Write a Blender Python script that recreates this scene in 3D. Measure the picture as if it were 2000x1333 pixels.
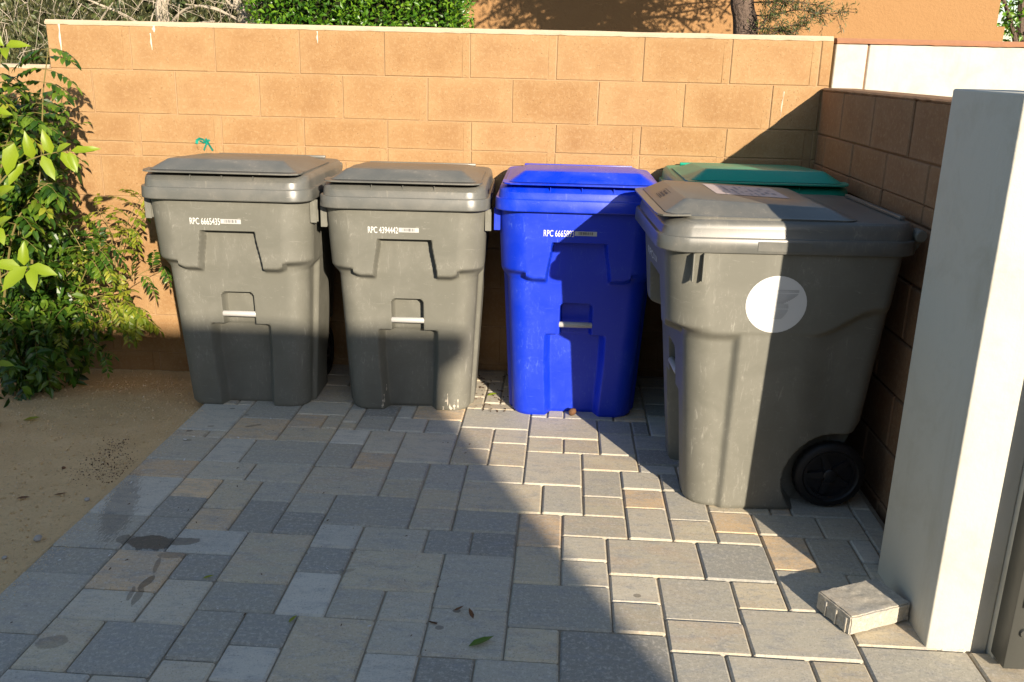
import bpy, bmesh, math, random
from mathutils import Vector, Matrix, Euler, noise as mnoise
for o in list(bpy.data.objects): bpy.data.objects.remove(o)
S = bpy.context.scene
COL = S.collection
R = math.radians

# ------------------------------------------------------------------ camera
cam_d = bpy.data.cameras.new('camera')
cam = bpy.data.objects.new('camera', cam_d); COL.objects.link(cam)
cam_d.sensor_width = 36.0; cam_d.lens = 1783.9/2000*36; cam_d.clip_end = 500; cam_d.clip_start = .05
RT = Vector((0.9987031, 0.0459046, 0.0220196)); FW = Vector((-0.0374744, 0.9555594, -0.2924072)); UP = Vector((-0.0344639, 0.2912028, 0.9560404))
cam.matrix_world = Matrix(((RT.x,UP.x,-FW.x,1.218),(RT.y,UP.y,-FW.y,-4.487),(RT.z,UP.z,-FW.z,1.5255),(0,0,0,1)))
S.camera = cam

# ------------------------------------------------------------------ sky and sun
SUN = Vector((.44, -1.0, .358)).normalized()          # towards the sun
W = bpy.data.worlds.new('World'); S.world = W; W.use_nodes = True
nt = W.node_tree
bg = nt.nodes['Background']; sky = nt.nodes.new('ShaderNodeTexSky')
sky.sky_type = 'NISHITA'; sky.sun_disc = False
sky.sun_elevation = math.asin(SUN.z); sky.sun_rotation = math.atan2(SUN.x, SUN.y)
sky.altitude = 100; sky.air_density = 1.0; sky.dust_density = .7; sky.ozone_density = 1.0
nt.links.new(sky.outputs[0], bg.inputs[0]); bg.inputs[1].default_value = .104
sl = bpy.data.lights.new('sun', 'SUN'); sl.energy = 5.0; sl.angle = R(.53); sl.color = (1, .87, .70)
so = bpy.data.objects.new('sun', sl); COL.objects.link(so)
so.rotation_euler = (-SUN).to_track_quat('-Z', 'Y').to_euler(); so.location = SUN*20
vs = S.view_settings; vs.view_transform = 'Standard'; vs.look = 'None'; vs.gamma = 1; vs.exposure = 1.03
S.render.resolution_x = 1024; S.render.resolution_y = 682

# ------------------------------------------------------------------ helpers
def tag(o, label=None, cat=None, group=None, kind=None):
    if label: o['label'] = label
    if cat: o['category'] = cat
    if group: o['group'] = group
    if kind: o['kind'] = kind
    return o
def empty(name, loc=(0,0,0), rz=0, label=None, cat=None, group=None):
    o = bpy.data.objects.new(name, None); COL.objects.link(o)
    o.location = loc; o.rotation_euler = (0,0,rz); o.empty_display_size = .1
    return tag(o, label, cat, group)
def link(name, me, mat=None, parent=None, smooth=False):
    o = bpy.data.objects.new(name, me); COL.objects.link(o)
    if mat and not me.materials: me.materials.append(mat)
    elif mat and me.materials[0] is not mat:
        o.material_slots[0].link = 'OBJECT'; o.material_slots[0].material = mat
    if parent: o.parent = parent
    return o
def mesh_py(name, vs_, fs, smooth=None):
    me = bpy.data.meshes.new(name); me.from_pydata(vs_, [], fs); me.update()
    if smooth is not None: me.polygons.foreach_set('use_smooth', [True]*len(me.polygons)); 
    if smooth: me.set_sharp_from_angle(angle=R(smooth))
    return me
def mesh_bm(name, bm, smooth=None):
    me = bpy.data.meshes.new(name); bmesh.ops.recalc_face_normals(bm, faces=bm.faces); bm.to_mesh(me); bm.free()
    if smooth:
        me.polygons.foreach_set('use_smooth', [True]*len(me.polygons)); me.set_sharp_from_angle(angle=R(smooth))
    return me
def bx(bm, x0,x1,y0,y1,z0,z1, bev=0, seg=2, top_only=False, M=None):
    r = bmesh.ops.create_cube(bm, size=1)
    vs_ = r['verts']
    for v in vs_: v.co = Vector(((x0+x1)/2+v.co.x*(x1-x0), (y0+y1)/2+v.co.y*(y1-y0), (z0+z1)/2+v.co.z*(z1-z0)))
    if bev:
        es = {e for v in vs_ for e in v.link_edges}
        if top_only: es = {e for e in es if (e.verts[0].co.z+e.verts[1].co.z)/2 > z1-1e-5 or abs(e.verts[0].co.z-e.verts[1].co.z) > 1e-5}
        g = bmesh.ops.bevel(bm, geom=list(es), offset=bev, segments=seg, affect='EDGES', profile=.5)
        if M: 
            for v in {v for f in g['faces'] for v in f.verts}|set(v for v in vs_ if v.is_valid): v.co = M @ v.co
    elif M:
        for v in vs_: v.co = M @ v.co
def boxmesh(name, x0,x1,y0,y1,z0,z1, bev=0, seg=2):
    bm = bmesh.new(); bx(bm,x0,x1,y0,y1,z0,z1,bev,seg); return mesh_bm(name, bm, 40 if bev and seg>1 else None)
def tube_pts(pts, rad, n=8, cap=True):
    """verts, faces of a tube along pts; rad float or list"""
    vs_=[]; fs=[]; N=len(pts); pts=[Vector(p) for p in pts]
    if not isinstance(rad,(list,tuple)): rad=[rad]*N
    up = Vector((0,0,1))
    for i,p in enumerate(pts):
        t = (pts[min(i+1,N-1)]-pts[max(i-1,0)]).normalized()
        a = t.cross(up) if abs(t.z)<.95 else t.cross(Vector((1,0,0)))
        a.normalize(); b = t.cross(a)
        for k in range(n):
            an=2*math.pi*k/n; vs_.append(p+(a*math.cos(an)+b*math.sin(an))*rad[i])
    for i in range(N-1):
        for k in range(n):
            fs.append((i*n+k, i*n+(k+1)%n, (i+1)*n+(k+1)%n, (i+1)*n+k))
    if cap: fs.append(tuple(range(n))[::-1]); fs.append(tuple((N-1)*n+k for k in range(n)))
    return vs_, fs
class MB:
    def __init__(s): s.v=[]; s.f=[]
    def add(s, vs_, fs):
        o=len(s.v); s.v += [tuple(v) for v in vs_]; s.f += [tuple(i+o for i in f) for f in fs]
    def mesh(s, name, smooth=None): return mesh_py(name, s.v, s.f, smooth)
def S01(a,b,x):
    t = (x-a)/(b-a); t = 0 if t<0 else 1 if t>1 else t
    return t*t*(3-2*t)

# ------------------------------------------------------------------ materials
class NT:
    def __init__(s, name):
        s.m = bpy.data.materials.new(name); s.m.use_nodes = True; s.t = s.m.node_tree
        s.b = s.t.nodes['Principled BSDF']; s._tc=None
    def n(s, typ, **kw):
        n = s.t.nodes.new(typ)
        for k,v in kw.items(): setattr(n,k,v)
        return n
    def L(s, a, b): s.t.links.new(a, b)
    def coord(s, which='Object', scale=None):
        if not s._tc: s._tc = s.n('ShaderNodeTexCoord')
        out = s._tc.outputs[which]
        if which == 'World':
            pass
        if scale:
            mp = s.n('ShaderNodeMapping'); mp.inputs['Scale'].default_value = scale; s.L(out, mp.inputs['Vector']); out = mp.outputs[0]
        return out
    def wpos(s, scale=None, off=None):
        g = s.n('ShaderNodeNewGeometry').outputs['Position']
        if scale or off:
            mp = s.n('ShaderNodeMapping')
            if scale: mp.inputs['Scale'].default_value = scale
            if off: mp.inputs['Location'].default_value = off
            s.L(g, mp.inputs['Vector']); g = mp.outputs[0]
        return g
    def noise(s, co, scale, detail=4, rough=.55, dist=0):
        n = s.n('ShaderNodeTexNoise'); s.L(co, n.inputs['Vector'])
        n.inputs['Scale'].default_value=scale; n.inputs['Detail'].default_value=detail; n.inputs['Roughness'].default_value=rough; n.inputs['Distortion'].default_value=dist
        return n.outputs['Fac']
    def ramp(s, fac, stops):
        r = s.n('ShaderNodeValToRGB'); s.L(fac, r.inputs[0]); el = r.color_ramp.elements
        while len(el) < len(stops): el.new(.5)
        for e,(p,c) in zip(el, stops):
            e.position = p; e.color = c if len(c)==4 else (*c,1)
        return r.outputs[0]
    def fac(s, fac, a, b):
        m = s.n('ShaderNodeMapRange'); s.L(fac, m.inputs[0]); m.inputs[1].default_value=a; m.inputs[2].default_value=b
        return m.outputs[0]
    def mix(s, fac, a, b, mode='MIX'):
        m = s.n('ShaderNodeMix', data_type='RGBA', blend_type=mode)
        for sock, v in ((0,fac),(6,a),(7,b)):
            if isinstance(v,(int,float)): m.inputs[sock].default_value = v
            elif isinstance(v,(tuple,list)): m.inputs[sock].default_value = v if len(v)==4 else (*v,1)
            else: s.L(v, m.inputs[sock])
        return m.outputs[2]
    def math(s, op, a, b=0):
        m = s.n('ShaderNodeMath', operation=op)
        for i,v in enumerate((a,b)):
            if isinstance(v,(int,float)): m.inputs[i].default_value=v
            else: s.L(v, m.inputs[i])
        return m.outputs[0]
    def base(s, c):
        if isinstance(c,(tuple,list)): s.b.inputs['Base Color'].default_value = (*c[:3],1)
        else: s.L(c, s.b.inputs['Base Color'])
    def rough(s, r):
        if isinstance(r,(int,float)): s.b.inputs['Roughness'].default_value = r
        else: s.L(r, s.b.inputs['Roughness'])
    def spec(s, v): s.b.inputs['Specular IOR Level'].default_value = v
    def bump(s, h, strength=.3, dist=.002):
        b = s.n('ShaderNodeBump'); b.inputs['Strength'].default_value=strength; b.inputs['Distance'].default_value=dist
        s.L(h, b.inputs['Height']); s.L(b.outputs[0], s.b.inputs['Normal'])

def m_block(name, c1, c2, c3):
    t = NT(name); p = t.wpos(); ob = t.n('ShaderNodeObjectInfo')
    n1 = t.noise(p, 5, 7, .68); n2 = t.noise(p, 62, 6, .78); n3 = t.noise(p, 150, 4, .65)
    col = t.ramp(n1, [(.30,c1),(.52,c2),(.75,c3)])
    col = t.mix(t.fac(ob.outputs['Random'],0,1), col, t.mix(1, col, (.90,.86,.80), 'MULTIPLY'))
    col = t.mix(t.math('MULTIPLY', t.fac(n2,.50,.68), .42), col, (.44,.31,.175))
    sx = t.n('ShaderNodeSeparateXYZ'); t.L(t.coord('Generated'), sx.inputs[0])
    ex = t.math('ABSOLUTE', t.math('SUBTRACT', sx.outputs[0], .5)); ez = t.math('ABSOLUTE', t.math('SUBTRACT', sx.outputs[2], .5))
    ed = t.math('ADD', t.math('MAXIMUM', ex, ez), t.math('MULTIPLY', t.math('SUBTRACT', t.noise(p, 14, 4, .6), .5), .30))
    col = t.mix(t.math('MULTIPLY', t.fac(ed,.30,.52), .34), col, tuple(min(1,a*b) for a,b in zip(c3,(1.10,1.16,1.18))))
    pits = t.fac(n3,.37,.28); pits = t.math('MULTIPLY', pits, t.fac(n1,.40,.56))
    col = t.mix(t.math('MULTIPLY',pits,.40), col, (.15,.085,.045))
    t.base(col); t.rough(.92); t.spec(.15)
    h = t.math('ADD', t.math('MULTIPLY', n2, .6), t.math('MULTIPLY', n3, .5))
    t.bump(t.math('SUBTRACT', h, pits), .8, .004)
    return t.m
M_BLOCK = m_block('tan_block', (.268,.152,.069), (.316,.190,.089), (.355,.226,.113))
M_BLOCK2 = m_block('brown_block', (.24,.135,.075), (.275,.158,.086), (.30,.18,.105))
def m_plain(name, c, rough=.6, spec=.4, nscale=40, amt=.12, bump=.1, dist=.001, metal=0):
    t = NT(name); p = t.wpos()
    n1 = t.noise(p, nscale, 5, .6); n0 = t.noise(p, nscale/9, 3)
    d = tuple(x*(1-amt) for x in c); l = tuple(min(1,x*(1+amt)) for x in c)
    t.base(t.mix(t.math('ADD',t.math('MULTIPLY',n1,.5),t.math('MULTIPLY',n0,.5)), d, l)); t.rough(rough); t.spec(spec); t.b.inputs['Metallic'].default_value=metal
    if bump: t.bump(n1, bump, dist)
    return t.m
M_MORTAR = m_plain('mortar', (.36,.235,.13), .95, .1, 120, .2, .5, .003)
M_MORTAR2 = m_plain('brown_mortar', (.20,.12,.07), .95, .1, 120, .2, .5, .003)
M_CAP = m_plain('mortar_cap', (.46,.37,.26), .9, .1, 60, .18, .5, .004)
M_DRIP = m_plain('white_paint_drip', (.55,.49,.40), .7, .3, 90, .08, 0)
M_TEAL = m_plain('teal_ribbon', (.01,.26,.19), .5, .4, 60, .2, 0)
M_COPING = m_plain('red_coping', (.30,.15,.085), .9, .1, 60, .2, .4, .002)

def m_stucco(name, c, dirt=.25, scale=160, strength=.5, dist=.003, drk=(.55,.5,.42)):
    t = NT(name); p = t.wpos()
    n1 = t.noise(p, scale, 5, .65); n0 = t.noise(p, 5.5, 8, .70, .5); n2 = t.noise(t.wpos((9,9,.8)), 2.2, 5, .6)
    col = t.mix(t.math('MULTIPLY', t.fac(n0,.48,.72), dirt), c, tuple(a*b for a,b in zip(c,drk)))
    col = t.mix(t.math('MULTIPLY', t.fac(n2,.55,.75), dirt*.6), col, tuple(a*b for a,b in zip(c,drk)))
    t.base(col); t.rough(.85); t.spec(.2); t.bump(n1, strength, dist); return t.m
M_PILLAR = m_stucco('pillar_white', (.49,.477,.415), .55, 34, .6, .0035, (.80,.77,.70))
M_WHITE = m_stucco('wall_white', (.46,.45,.395), .6, 40, .5, .003, (.72,.70,.64))
M_TAN = m_stucco('stucco_tan', (.295,.165,.070), .25, 45, 1.0, .008, (.85,.8,.75))

WETS=[(-.05,-1.885,.085,.045,-.1,.85),(.04,-1.872,.07,.026,.1,.7),(-.135,-1.87,.03,.03,0,.6),(.055,-1.955,.05,.022,.2,.5),(.03,-2.02,.008,.05,.2,.55),(.04,-2.12,.014,.045,-.2,.75),(.045,-2.19,.012,.05,.1,.6),(.02,-2.18,.008,.04,.15,.55),
 (-.088,-2.425,.045,.03,.3,.4),(.985,-2.19,.012,.009,0,.7),(.946,-2.277,.013,.011,0,.6),(1.518,-2.068,.012,.010,0,.6),(-.04,-.885,.028,.010,.5,.6),(-.01,-.87,.012,.008,0,.6),(-.187,-.69,.012,.008,0,.6),(-.21,-.9,.016,.008,.2,.6),(-.28,-.96,.014,.010,.2,.7),(-.25,-1.06,.018,.009,.1,.6),(-.10,-.76,.012,.008,0,.5),(.62,-2.0,.03,.010,.3,.35)]
def m_paver():
    t = NT('paver'); p = t.wpos(); ob = t.n('ShaderNodeObjectInfo')
    # shift noise per stone so no two look alike
    sh = t.n('ShaderNodeVectorMath', operation='MULTIPLY_ADD'); cb = t.n('ShaderNodeCombineXYZ')
    t.L(ob.outputs['Random'], cb.inputs[0]); t.L(ob.outputs['Random'], cb.inputs[1])
    t.L(cb.outputs[0], sh.inputs[0]); sh.inputs[1].default_value=(37,91,0); t.L(p, sh.inputs[2])
    q = sh.outputs[0]
    mp = t.n('ShaderNodeMapping'); mp.inputs['Scale'].default_value=(1,2.3,1); t.L(q, mp.inputs[0])
    n1 = t.noise(mp.outputs[0], 6, 4, .6); n2 = t.noise(q, 75, 6, .75); n3 = t.noise(p, 190, 4, .68); n4 = t.noise(mp.outputs[0], 11, 8, .78)
    a = t.n('ShaderNodeSeparateColor'); t.L(ob.outputs['Color'], a.inputs[0])
    base = ob.outputs['Color']
    tan = t.mix(n2, (.40,.32,.225), (.50,.41,.30)); blue = t.mix(n2, (.19,.195,.20), (.35,.35,.335))
    # alpha carries how far this stone blends to its second tone
    m2 = t.math('MULTIPLY', t.fac(n1,.46,.62), t.n('ShaderNodeObjectInfo').outputs['Alpha'])
    col = t.mix(m2, base, tan)
    col = t.mix(t.math('MULTIPLY', t.fac(n4,.48,.64), .60), col, blue)
    col = t.mix(t.math('MULTIPLY', t.fac(n2,.50,.66), .58), col, (.58,.53,.44))
    col = t.mix(t.math('MULTIPLY', t.fac(n3,.62,.74), .5), col, (.66,.61,.53))
    col = t.mix(t.math('MULTIPLY', t.fac(n3,.44,.32), .6), col, (.13,.125,.115))
    # dried and wet water stains that lie across several stones
    nz = t.noise(p, 22, 5, .65); nf = t.noise(t.wpos((60,9,1)), 3.5, 4)
    def stain(cx,cy,rx,ry,an,amt,ns=nz,k=.9):
        mp2 = t.n('ShaderNodeMapping', vector_type='TEXTURE'); mp2.inputs['Location'].default_value=(cx,cy,0); mp2.inputs['Rotation'].default_value=(0,0,an); mp2.inputs['Scale'].default_value=(rx,ry,50)
        t.L(p, mp2.inputs[0]); ln = t.n('ShaderNodeVectorMath', operation='LENGTH'); t.L(mp2.outputs[0], ln.inputs[0])
        e = t.math('ADD', ln.outputs['Value'], t.math('MULTIPLY', t.math('SUBTRACT', ns, .5), k)); return t.math('MULTIPLY', t.fac(e, 1.0, .94), amt)
    wet = 0
    for a in WETS: wet = stain(*a) if wet == 0 else t.math('MAXIMUM', wet, stain(*a))
    wet = t.math('MAXIMUM', wet, stain(-.255,-1.66,.055,.23,.28,.42,nf,1.9)); wet = t.math('MAXIMUM', wet, stain(-.335,-1.46,.06,.11,.2,.30,nf,2.2))
    col = t.mix(wet, col, t.mix(1, col, (.24,.22,.20), 'MULTIPLY'))
    rg = t.math('SUBTRACT', t.math('ADD', t.math('MULTIPLY', n2, .15), .74), t.math('MULTIPLY', wet, .35))
    t.base(col); t.rough(rg); t.spec(.3)
    t.bump(t.math('ADD', t.math('MULTIPLY',n2,.7), t.math('MULTIPLY',n3,.45)), .55, .0022)
    return t.m
M_PAVER = m_paver()
def m_sand(name, c1, c2, c3):
    t = NT(name); p = t.wpos()
    n1 = t.noise(p, 6, 7, .7); n2 = t.noise(p, 80, 6, .78); n3 = t.noise(p, 300, 3)
    col = t.ramp(n1, [(.3,c1),(.55,c2),(.75,c3)])
    col = t.mix(t.math('MULTIPLY', t.fac(n2,.46,.31), .62), col, tuple(x*.45 for x in c1))
    col = t.mix(t.math('MULTIPLY', t.fac(n3,.60,.72), .6), col, (.44,.36,.26))
    t.base(col); t.rough(.95); t.spec(.1); t.bump(t.math('ADD',n2,t.math('MULTIPLY',n3,.5)), 1.0, .007); return t.m
M_SAND = m_sand('joint_sand', (.33,.27,.19), (.39,.325,.235), (.44,.37,.27))
M_SOIL = m_sand('soil', (.60,.42,.22), (.66,.47,.25), (.71,.52,.29))

def m_plastic(name, c, scuff, rough=.38, fade=.15, scuff_amt=.5):
    t = NT(name); o = t.coord('Object')
    n1 = t.noise(o, 6, 5, .62, .6); n2 = t.noise(t.coord('Object',(26,26,5)), 3.2, 6, .7, .8); n3 = t.noise(o, 260, 3); n4 = t.noise(t.coord('Object',(7,7,40)), 2.0, 5, .7, 1.2); n5 = t.noise(o, 55, 6, .75, .4)
    col = t.mix(t.math('MULTIPLY', t.fac(n1,.40,.72), fade), c, scuff)
    s1 = t.noise(t.coord('Object',(90,90,7)), 2.2, 3, .6, 1.6); s2 = t.noise(t.coord('Object',(9,9,110)), 1.8, 3, .6, 2.4)
    sc = t.math('MULTIPLY', t.fac(n2,.58,.72), t.fac(n1,.42,.60))
    sc = t.math('MAXIMUM', sc, t.math('MULTIPLY', t.fac(n4,.62,.74), t.fac(n1,.54,.40)))
    sc = t.math('MAXIMUM', sc, t.math('MULTIPLY', t.fac(n5,.56,.74), t.fac(n1,.48,.64)))
    sc = t.math('MAXIMUM', sc, t.math('MULTIPLY', t.fac(s1,.70,.76), .9))
    sc = t.math('MAXIMUM', sc, t.math('MULTIPLY', t.fac(s2,.72,.77), .8))
    col = t.mix(t.math('MULTIPLY', sc, scuff_amt), col, scuff)
    t.base(col)
    rg = t.math('ADD', t.math('MULTIPLY', n1, .16), rough-.06); rg = t.math('ADD', rg, t.math('MULTIPLY', sc, .15)); t.rough(rg); t.spec(.5)
    t.bump(t.math('ADD', t.math('MULTIPLY',n3,.3), t.math('MULTIPLY',n5,.4)), .12, .0012); return t.m
M_GREY = m_plastic('grey_plastic', (.128,.126,.103), (.36,.345,.30), .50, .13, .60)
M_GREYLID = m_plastic('grey_lid_plastic', (.100,.102,.092), (.33,.29,.235), .33, .20, .60)
M_BLUE = m_plastic('blue_plastic', (.0005,.026,.50), (.14,.24,.62), .46, .06, .40)
M_BLUELID = m_plastic('blue_lid_plastic', (.002,.030,.52), (.20,.26,.58), .27, .12, .35)
M_GREENLID = m_plastic('green_lid_plastic', (.002,.27,.17), (.16,.32,.24), .33, .12, .3)
M_GREEN = m_plastic('green_plastic', (.004,.15,.075), (.16,.30,.22), .36, .12, .3)
M_BLACK = m_plain('black_rubber', (.008,.008,.009), .55, .4, 80, .3, .2)
M_RIM = m_plain('black_plastic', (.010,.010,.012), .4, .5, 80, .3, .1)
M_BAR = m_plain('white_bar', (.40,.39,.37), .35, .5, 60, .06, 0)
M_INK = m_plain('white_ink', (.62,.61,.58), .6, .3, 120, .05, 0)
M_STICK = m_plain('white_sticker', (.60,.60,.58), .45, .4, 30, .04, 0)
M_DARK = m_plain('dark_ink', (.10,.10,.105), .6, .3, 120, .1, 0)
M_PRINT = m_plain('brown_print', (.10,.08,.07), .6, .3, 120, .2, 0)
M_FAINT = m_plain('faint_ink', (.27,.27,.27), .6, .3, 120, .1, 0)
M_FAINT2 = m_plain('faint_print', (.30,.27,.27), .6, .3, 120, .1, 0)
M_BARC = m_plain('barcode_paper', (.44,.44,.42), .6, .3, 120, .1, 0)
M_LABEL = m_plain('paper_label', (.50,.41,.38), .5, .4, 50, .1, 0)
M_GATE = m_plain('gate_metal', (.05,.051,.045), .45, .5, 60, .14, .1, .001)
M_GATE2 = m_plain('gate_metal_dark', (.03,.032,.032), .5, .5, 60, .2, .1, .001)
def m_leaf(name, c1, c2, c3, transl=.45, rough=.42, spec=.45):
    t = NT(name); g = t.n('ShaderNodeNewGeometry'); p = g.outputs['Position']
    n = t.noise(p, 2.5, 3)
    r = t.math('ADD', t.math('MULTIPLY', g.outputs['Random Per Island'], .7), t.math('MULTIPLY', n, .3))
    col = t.ramp(r, [(.12,c1),(.5,c2),(.88,c3)])
    t.base(col); t.rough(rough); t.spec(spec)
    tr = t.n('ShaderNodeBsdfTranslucent'); t.L(t.mix(1, col, (1.0,1.0,.45), 'MULTIPLY'), tr.inputs[0])
    mx = t.n('ShaderNodeMixShader'); mx.inputs[0].default_value = transl
    out = t.t.nodes['Material Output']
    t.L(t.b.outputs[0], mx.inputs[1]); t.L(tr.outputs[0], mx.inputs[2]); t.L(mx.outputs[0], out.inputs[0]); return t.m
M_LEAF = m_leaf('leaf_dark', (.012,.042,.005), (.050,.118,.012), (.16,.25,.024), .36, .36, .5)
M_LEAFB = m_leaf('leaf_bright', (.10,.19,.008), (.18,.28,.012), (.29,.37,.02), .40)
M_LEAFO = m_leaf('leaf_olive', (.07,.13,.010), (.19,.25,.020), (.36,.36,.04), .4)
M_HEDGE = m_leaf('leaf_hedge', (.022,.075,.006), (.075,.19,.010), (.20,.35,.022), .35, .35)
M_WILLOW = m_leaf('leaf_willow', (.04,.05,.018), (.09,.10,.035), (.20,.18,.075), .3)
M_FINE = m_leaf('leaf_fine', (.035,.06,.022), (.08,.11,.035), (.14,.16,.05), .3)
M_BARK = m_plain('bark', (.13,.095,.075), .95, .1, 45, .55, 1.0, .02)
M_PALEBARK = m_plain('pale_bark', (.36,.31,.24), .9, .1, 40, .3, .6, .008)
M_STEM = m_plain('stem', (.17,.14,.05), .8, .2, 60, .3, .2)
M_BROWN = m_plain('dry_brown', (.14,.07,.035), .8, .2, 120, .4, .3)
M_LITTER = m_plain('litter', (.085,.045,.024), .9, .1, 120, .4, .3)
M_STONE = m_plain('pebble', (.36,.33,.29), .85, .2, 70, .35, .3)
M_GRAIN = m_plain('grit', (.60,.46,.29), .9, .2, 90, .5, .0)
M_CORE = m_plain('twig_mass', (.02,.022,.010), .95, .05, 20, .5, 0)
def m_wet():
    t = NT('wet_stain'); t.base((.022,.022,.022)); t.rough(.25); t.spec(.5); return t.m
M_WET = m_wet()
# ================================================================== GROUND
rnd = random.Random(7)
g = tag(link('ground', mesh_py('ground', [(-120,-120,-.12),(120,-120,-.12),(120,120,-.12),(-120,120,-.12)], [(0,1,2,3)]), M_SOIL), kind='structure')
PHI = -.015; UX=.0749; UY=.0760; PX=-.0302; PY=-.0326
def paver_xy(i, j):
    x=i*UX+PX; y=j*UY+PY; c,s=math.cos(PHI),math.sin(PHI); return x*c-y*s, x*s+y*c
# bedding sand under and between the stones
qa=[paver_xy(-4,-47), paver_xy(46,-47), paver_xy(46,-30), paver_xy(33.2,-30), paver_xy(33.2,.6), paver_xy(-4,.6)]
patio = tag(link('patio', mesh_py('joint_sand', [(x,y,-.0085) for x,y in qa], [tuple(range(6))]), M_SAND), kind='structure')
TONES = {'g': [(0.423, 0.386, 0.302, 0.25), (0.383, 0.357, 0.288, 0.2), (0.473, 0.423, 0.322, 0.35)], 'b': [(0.288, 0.277, 0.237, 0.08), (0.331, 0.311, 0.254, 0.15), (0.269, 0.255, 0.216, 0.1)], 'm': [(0.497, 0.423, 0.292, 0.65), (0.459, 0.401, 0.283, 0.75), (0.409, 0.361, 0.269, 0.85)], 't': [(0.616, 0.449, 0.269, 0.9), (0.56, 0.407, 0.25, 0.9), (0.527, 0.396, 0.25, 1)], 'l': [(0.511, 0.479, 0.399, 0.1), (0.446, 0.427, 0.367, 0.1), (0.484, 0.456, 0.38, 0.15)]}
SEEN = "23,-20,2,3,g 23,-22,2,2,m 27,-24,2,3,t 27,-21,3,2,g 30,-21,2,2,g 29,-24,2,3,g 24,-25,3,3,b 27,-27,3,3,g 20,-25,4,3,m 20,-27,2,2,g 20,-29,2,2,m 22,-28,3,3,g 25,-27,2,2,m 22,-30,3,2,m 25,-30,4,3,g 18,-32,4,3,b 16,-23,2,3,t 16,-26,2,3,m 18,-24,2,2,g 18,-26,2,2,g 16,-29,4,3,b 13,-28,3,4,g 13,-31,3,3,g 16,-31,2,2,m 12,-24,2,2,b 14,-24,2,2,b 12,-10,4,3,g 12,-13,2,3,m 14,-12,2,2,g 14,-15,2,3,m 12,-15,2,2,m 16,-11,4,3,g 16,-13,2,2,m 18,-13,2,2,m 16,-17,3,4,g 19,-15,3,2,m 19,-18,2,3,g 21,-17,2,2,g 21,-19,2,2,t 21,-22,2,3,g 19,-20,2,2,m 13,-17,3,2,g 13,-20,4,3,m 17,-20,2,3,g 18,-22,3,2,m 13,-22,3,2,b 2,-11,2,2,t 9,-9,3,2,t 6,-11,2,2,b 8,-11,2,2,l 10,-11,2,2,l 2,-13,3,2,m 5,-13,2,2,l 7,-14,2,3,g 9,-15,3,4,g 7,-16,2,2,t 5,-16,2,3,g 1,-16,4,3,b 5,-19,4,3,m 9,-17,2,2,g 11,-18,2,3,g 9,-19,2,2,m 11,-20,2,2,m 5,-21,2,2,g 7,-22,4,3,b 11,-22,2,2,m 5,-23,2,2,b 7,-24,2,2,l 9,-24,3,2,g -1,-10,3,3,b -1,-13,3,3,t -4,-16,3,3,g -1,-16,2,3,l -4,-18,3,2,t -1,-18,3,2,g 2,-18,3,2,g -4,-22,3,4,l -1,-20,2,2,t 1,-21,2,3,m 3,-20,2,2,g -1,-22,2,2,b -1,-25,2,3,b -4,-25,3,3,g 1,-23,2,2,t 3,-23,2,3,b 1,-25,3,2,l 4,-27,3,4,m -4,-12,3,4,l -4,-27,3,2,b -1,-28,3,3,t 2,-27,2,2,b -4,-31,3,4,g -1,-30,3,2,g -1,-33,2,3,m 1,-33,3,3,b 2,-30,2,3,g 4,-29,3,2,b 7,-29,2,3,l 7,-26,2,2,b 9,-27,4,3,m 9,-29,2,2,g 11,-29,2,2,g 4,-32,2,3,b 6,-31,2,2,b 6,-33,2,2,l 8,-33,3,4,m 11,-31,2,2,g 29,-29,3,2,m 29,-32,4,3,g 33,-32,3,3,m 22,-33,2,3,g 24,-33,3,3,g 27,-33,2,3,m 13,-34,2,3,b 15,-34,3,3,g 11,-34,2,3,l -1,-36,3,3,l 2,-36,2,3,g 4,-35,2,3,g -4,-34,3,3,b"
occ = set(); stones = []
for it in SEEN.split():
    a,b,w,h,c = it.split(','); a,b,w,h = int(a),int(b),int(w),int(h)
    stones.append((a,b,w,h,c))
    for i in range(a,a+w):
        for j in range(b,b+h): occ.add((i,j))
def ok_cell(i,j): return (-4<=i<33 and -46<=j<0) or (33<=i<45 and -46<=j<-30)
for j in range(-1,-47,-1):
    for i in range(-4,45):
        if (i,j) in occ or not ok_cell(i,j): continue
        opts=[(3,2),(2,2),(3,3),(2,3),(4,3),(3,2),(2,2),(3,4)]; rnd.shuffle(opts); opts += [(2,2),(2,1),(1,2),(1,1)]
        for w,h in opts:
            cs=[(i+k,j-l) for k in range(w) for l in range(h)]
            if all(ok_cell(*c) and c not in occ for c in cs):
                occ.update(cs); stones.append((i,j-h+1,w,h,rnd.choice('ggmbgtlm'))); break
pm = {}
def paver_mesh(w,h,k):
    if (w,h,k) in pm: return pm[(w,h,k)]
    rr=random.Random(w*100+h*10+k); bm=bmesh.new(); a=w*UX/2-.0024; b=h*UY/2-.0024
    r=bmesh.ops.create_cube(bm,size=1)
    for v in r['verts']:
        v.co=Vector((v.co.x*2*a+rr.uniform(-.0012,.0012), v.co.y*2*b+rr.uniform(-.0012,.0012), v.co.z*.06-.03))
    es=[e for e in bm.edges if max(v.co.z for v in e.verts)>-.001 and min(v.co.z for v in e.verts)>-.001 or abs(e.verts[0].co.z-e.verts[1].co.z)>.01]
    bmesh.ops.bevel(bm,geom=es,offset=.0056,segments=1,affect='EDGES')
    me=mesh_bm('paver',bm); me.materials.append(M_PAVER); pm[(w,h,k)]=me; return me
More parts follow.
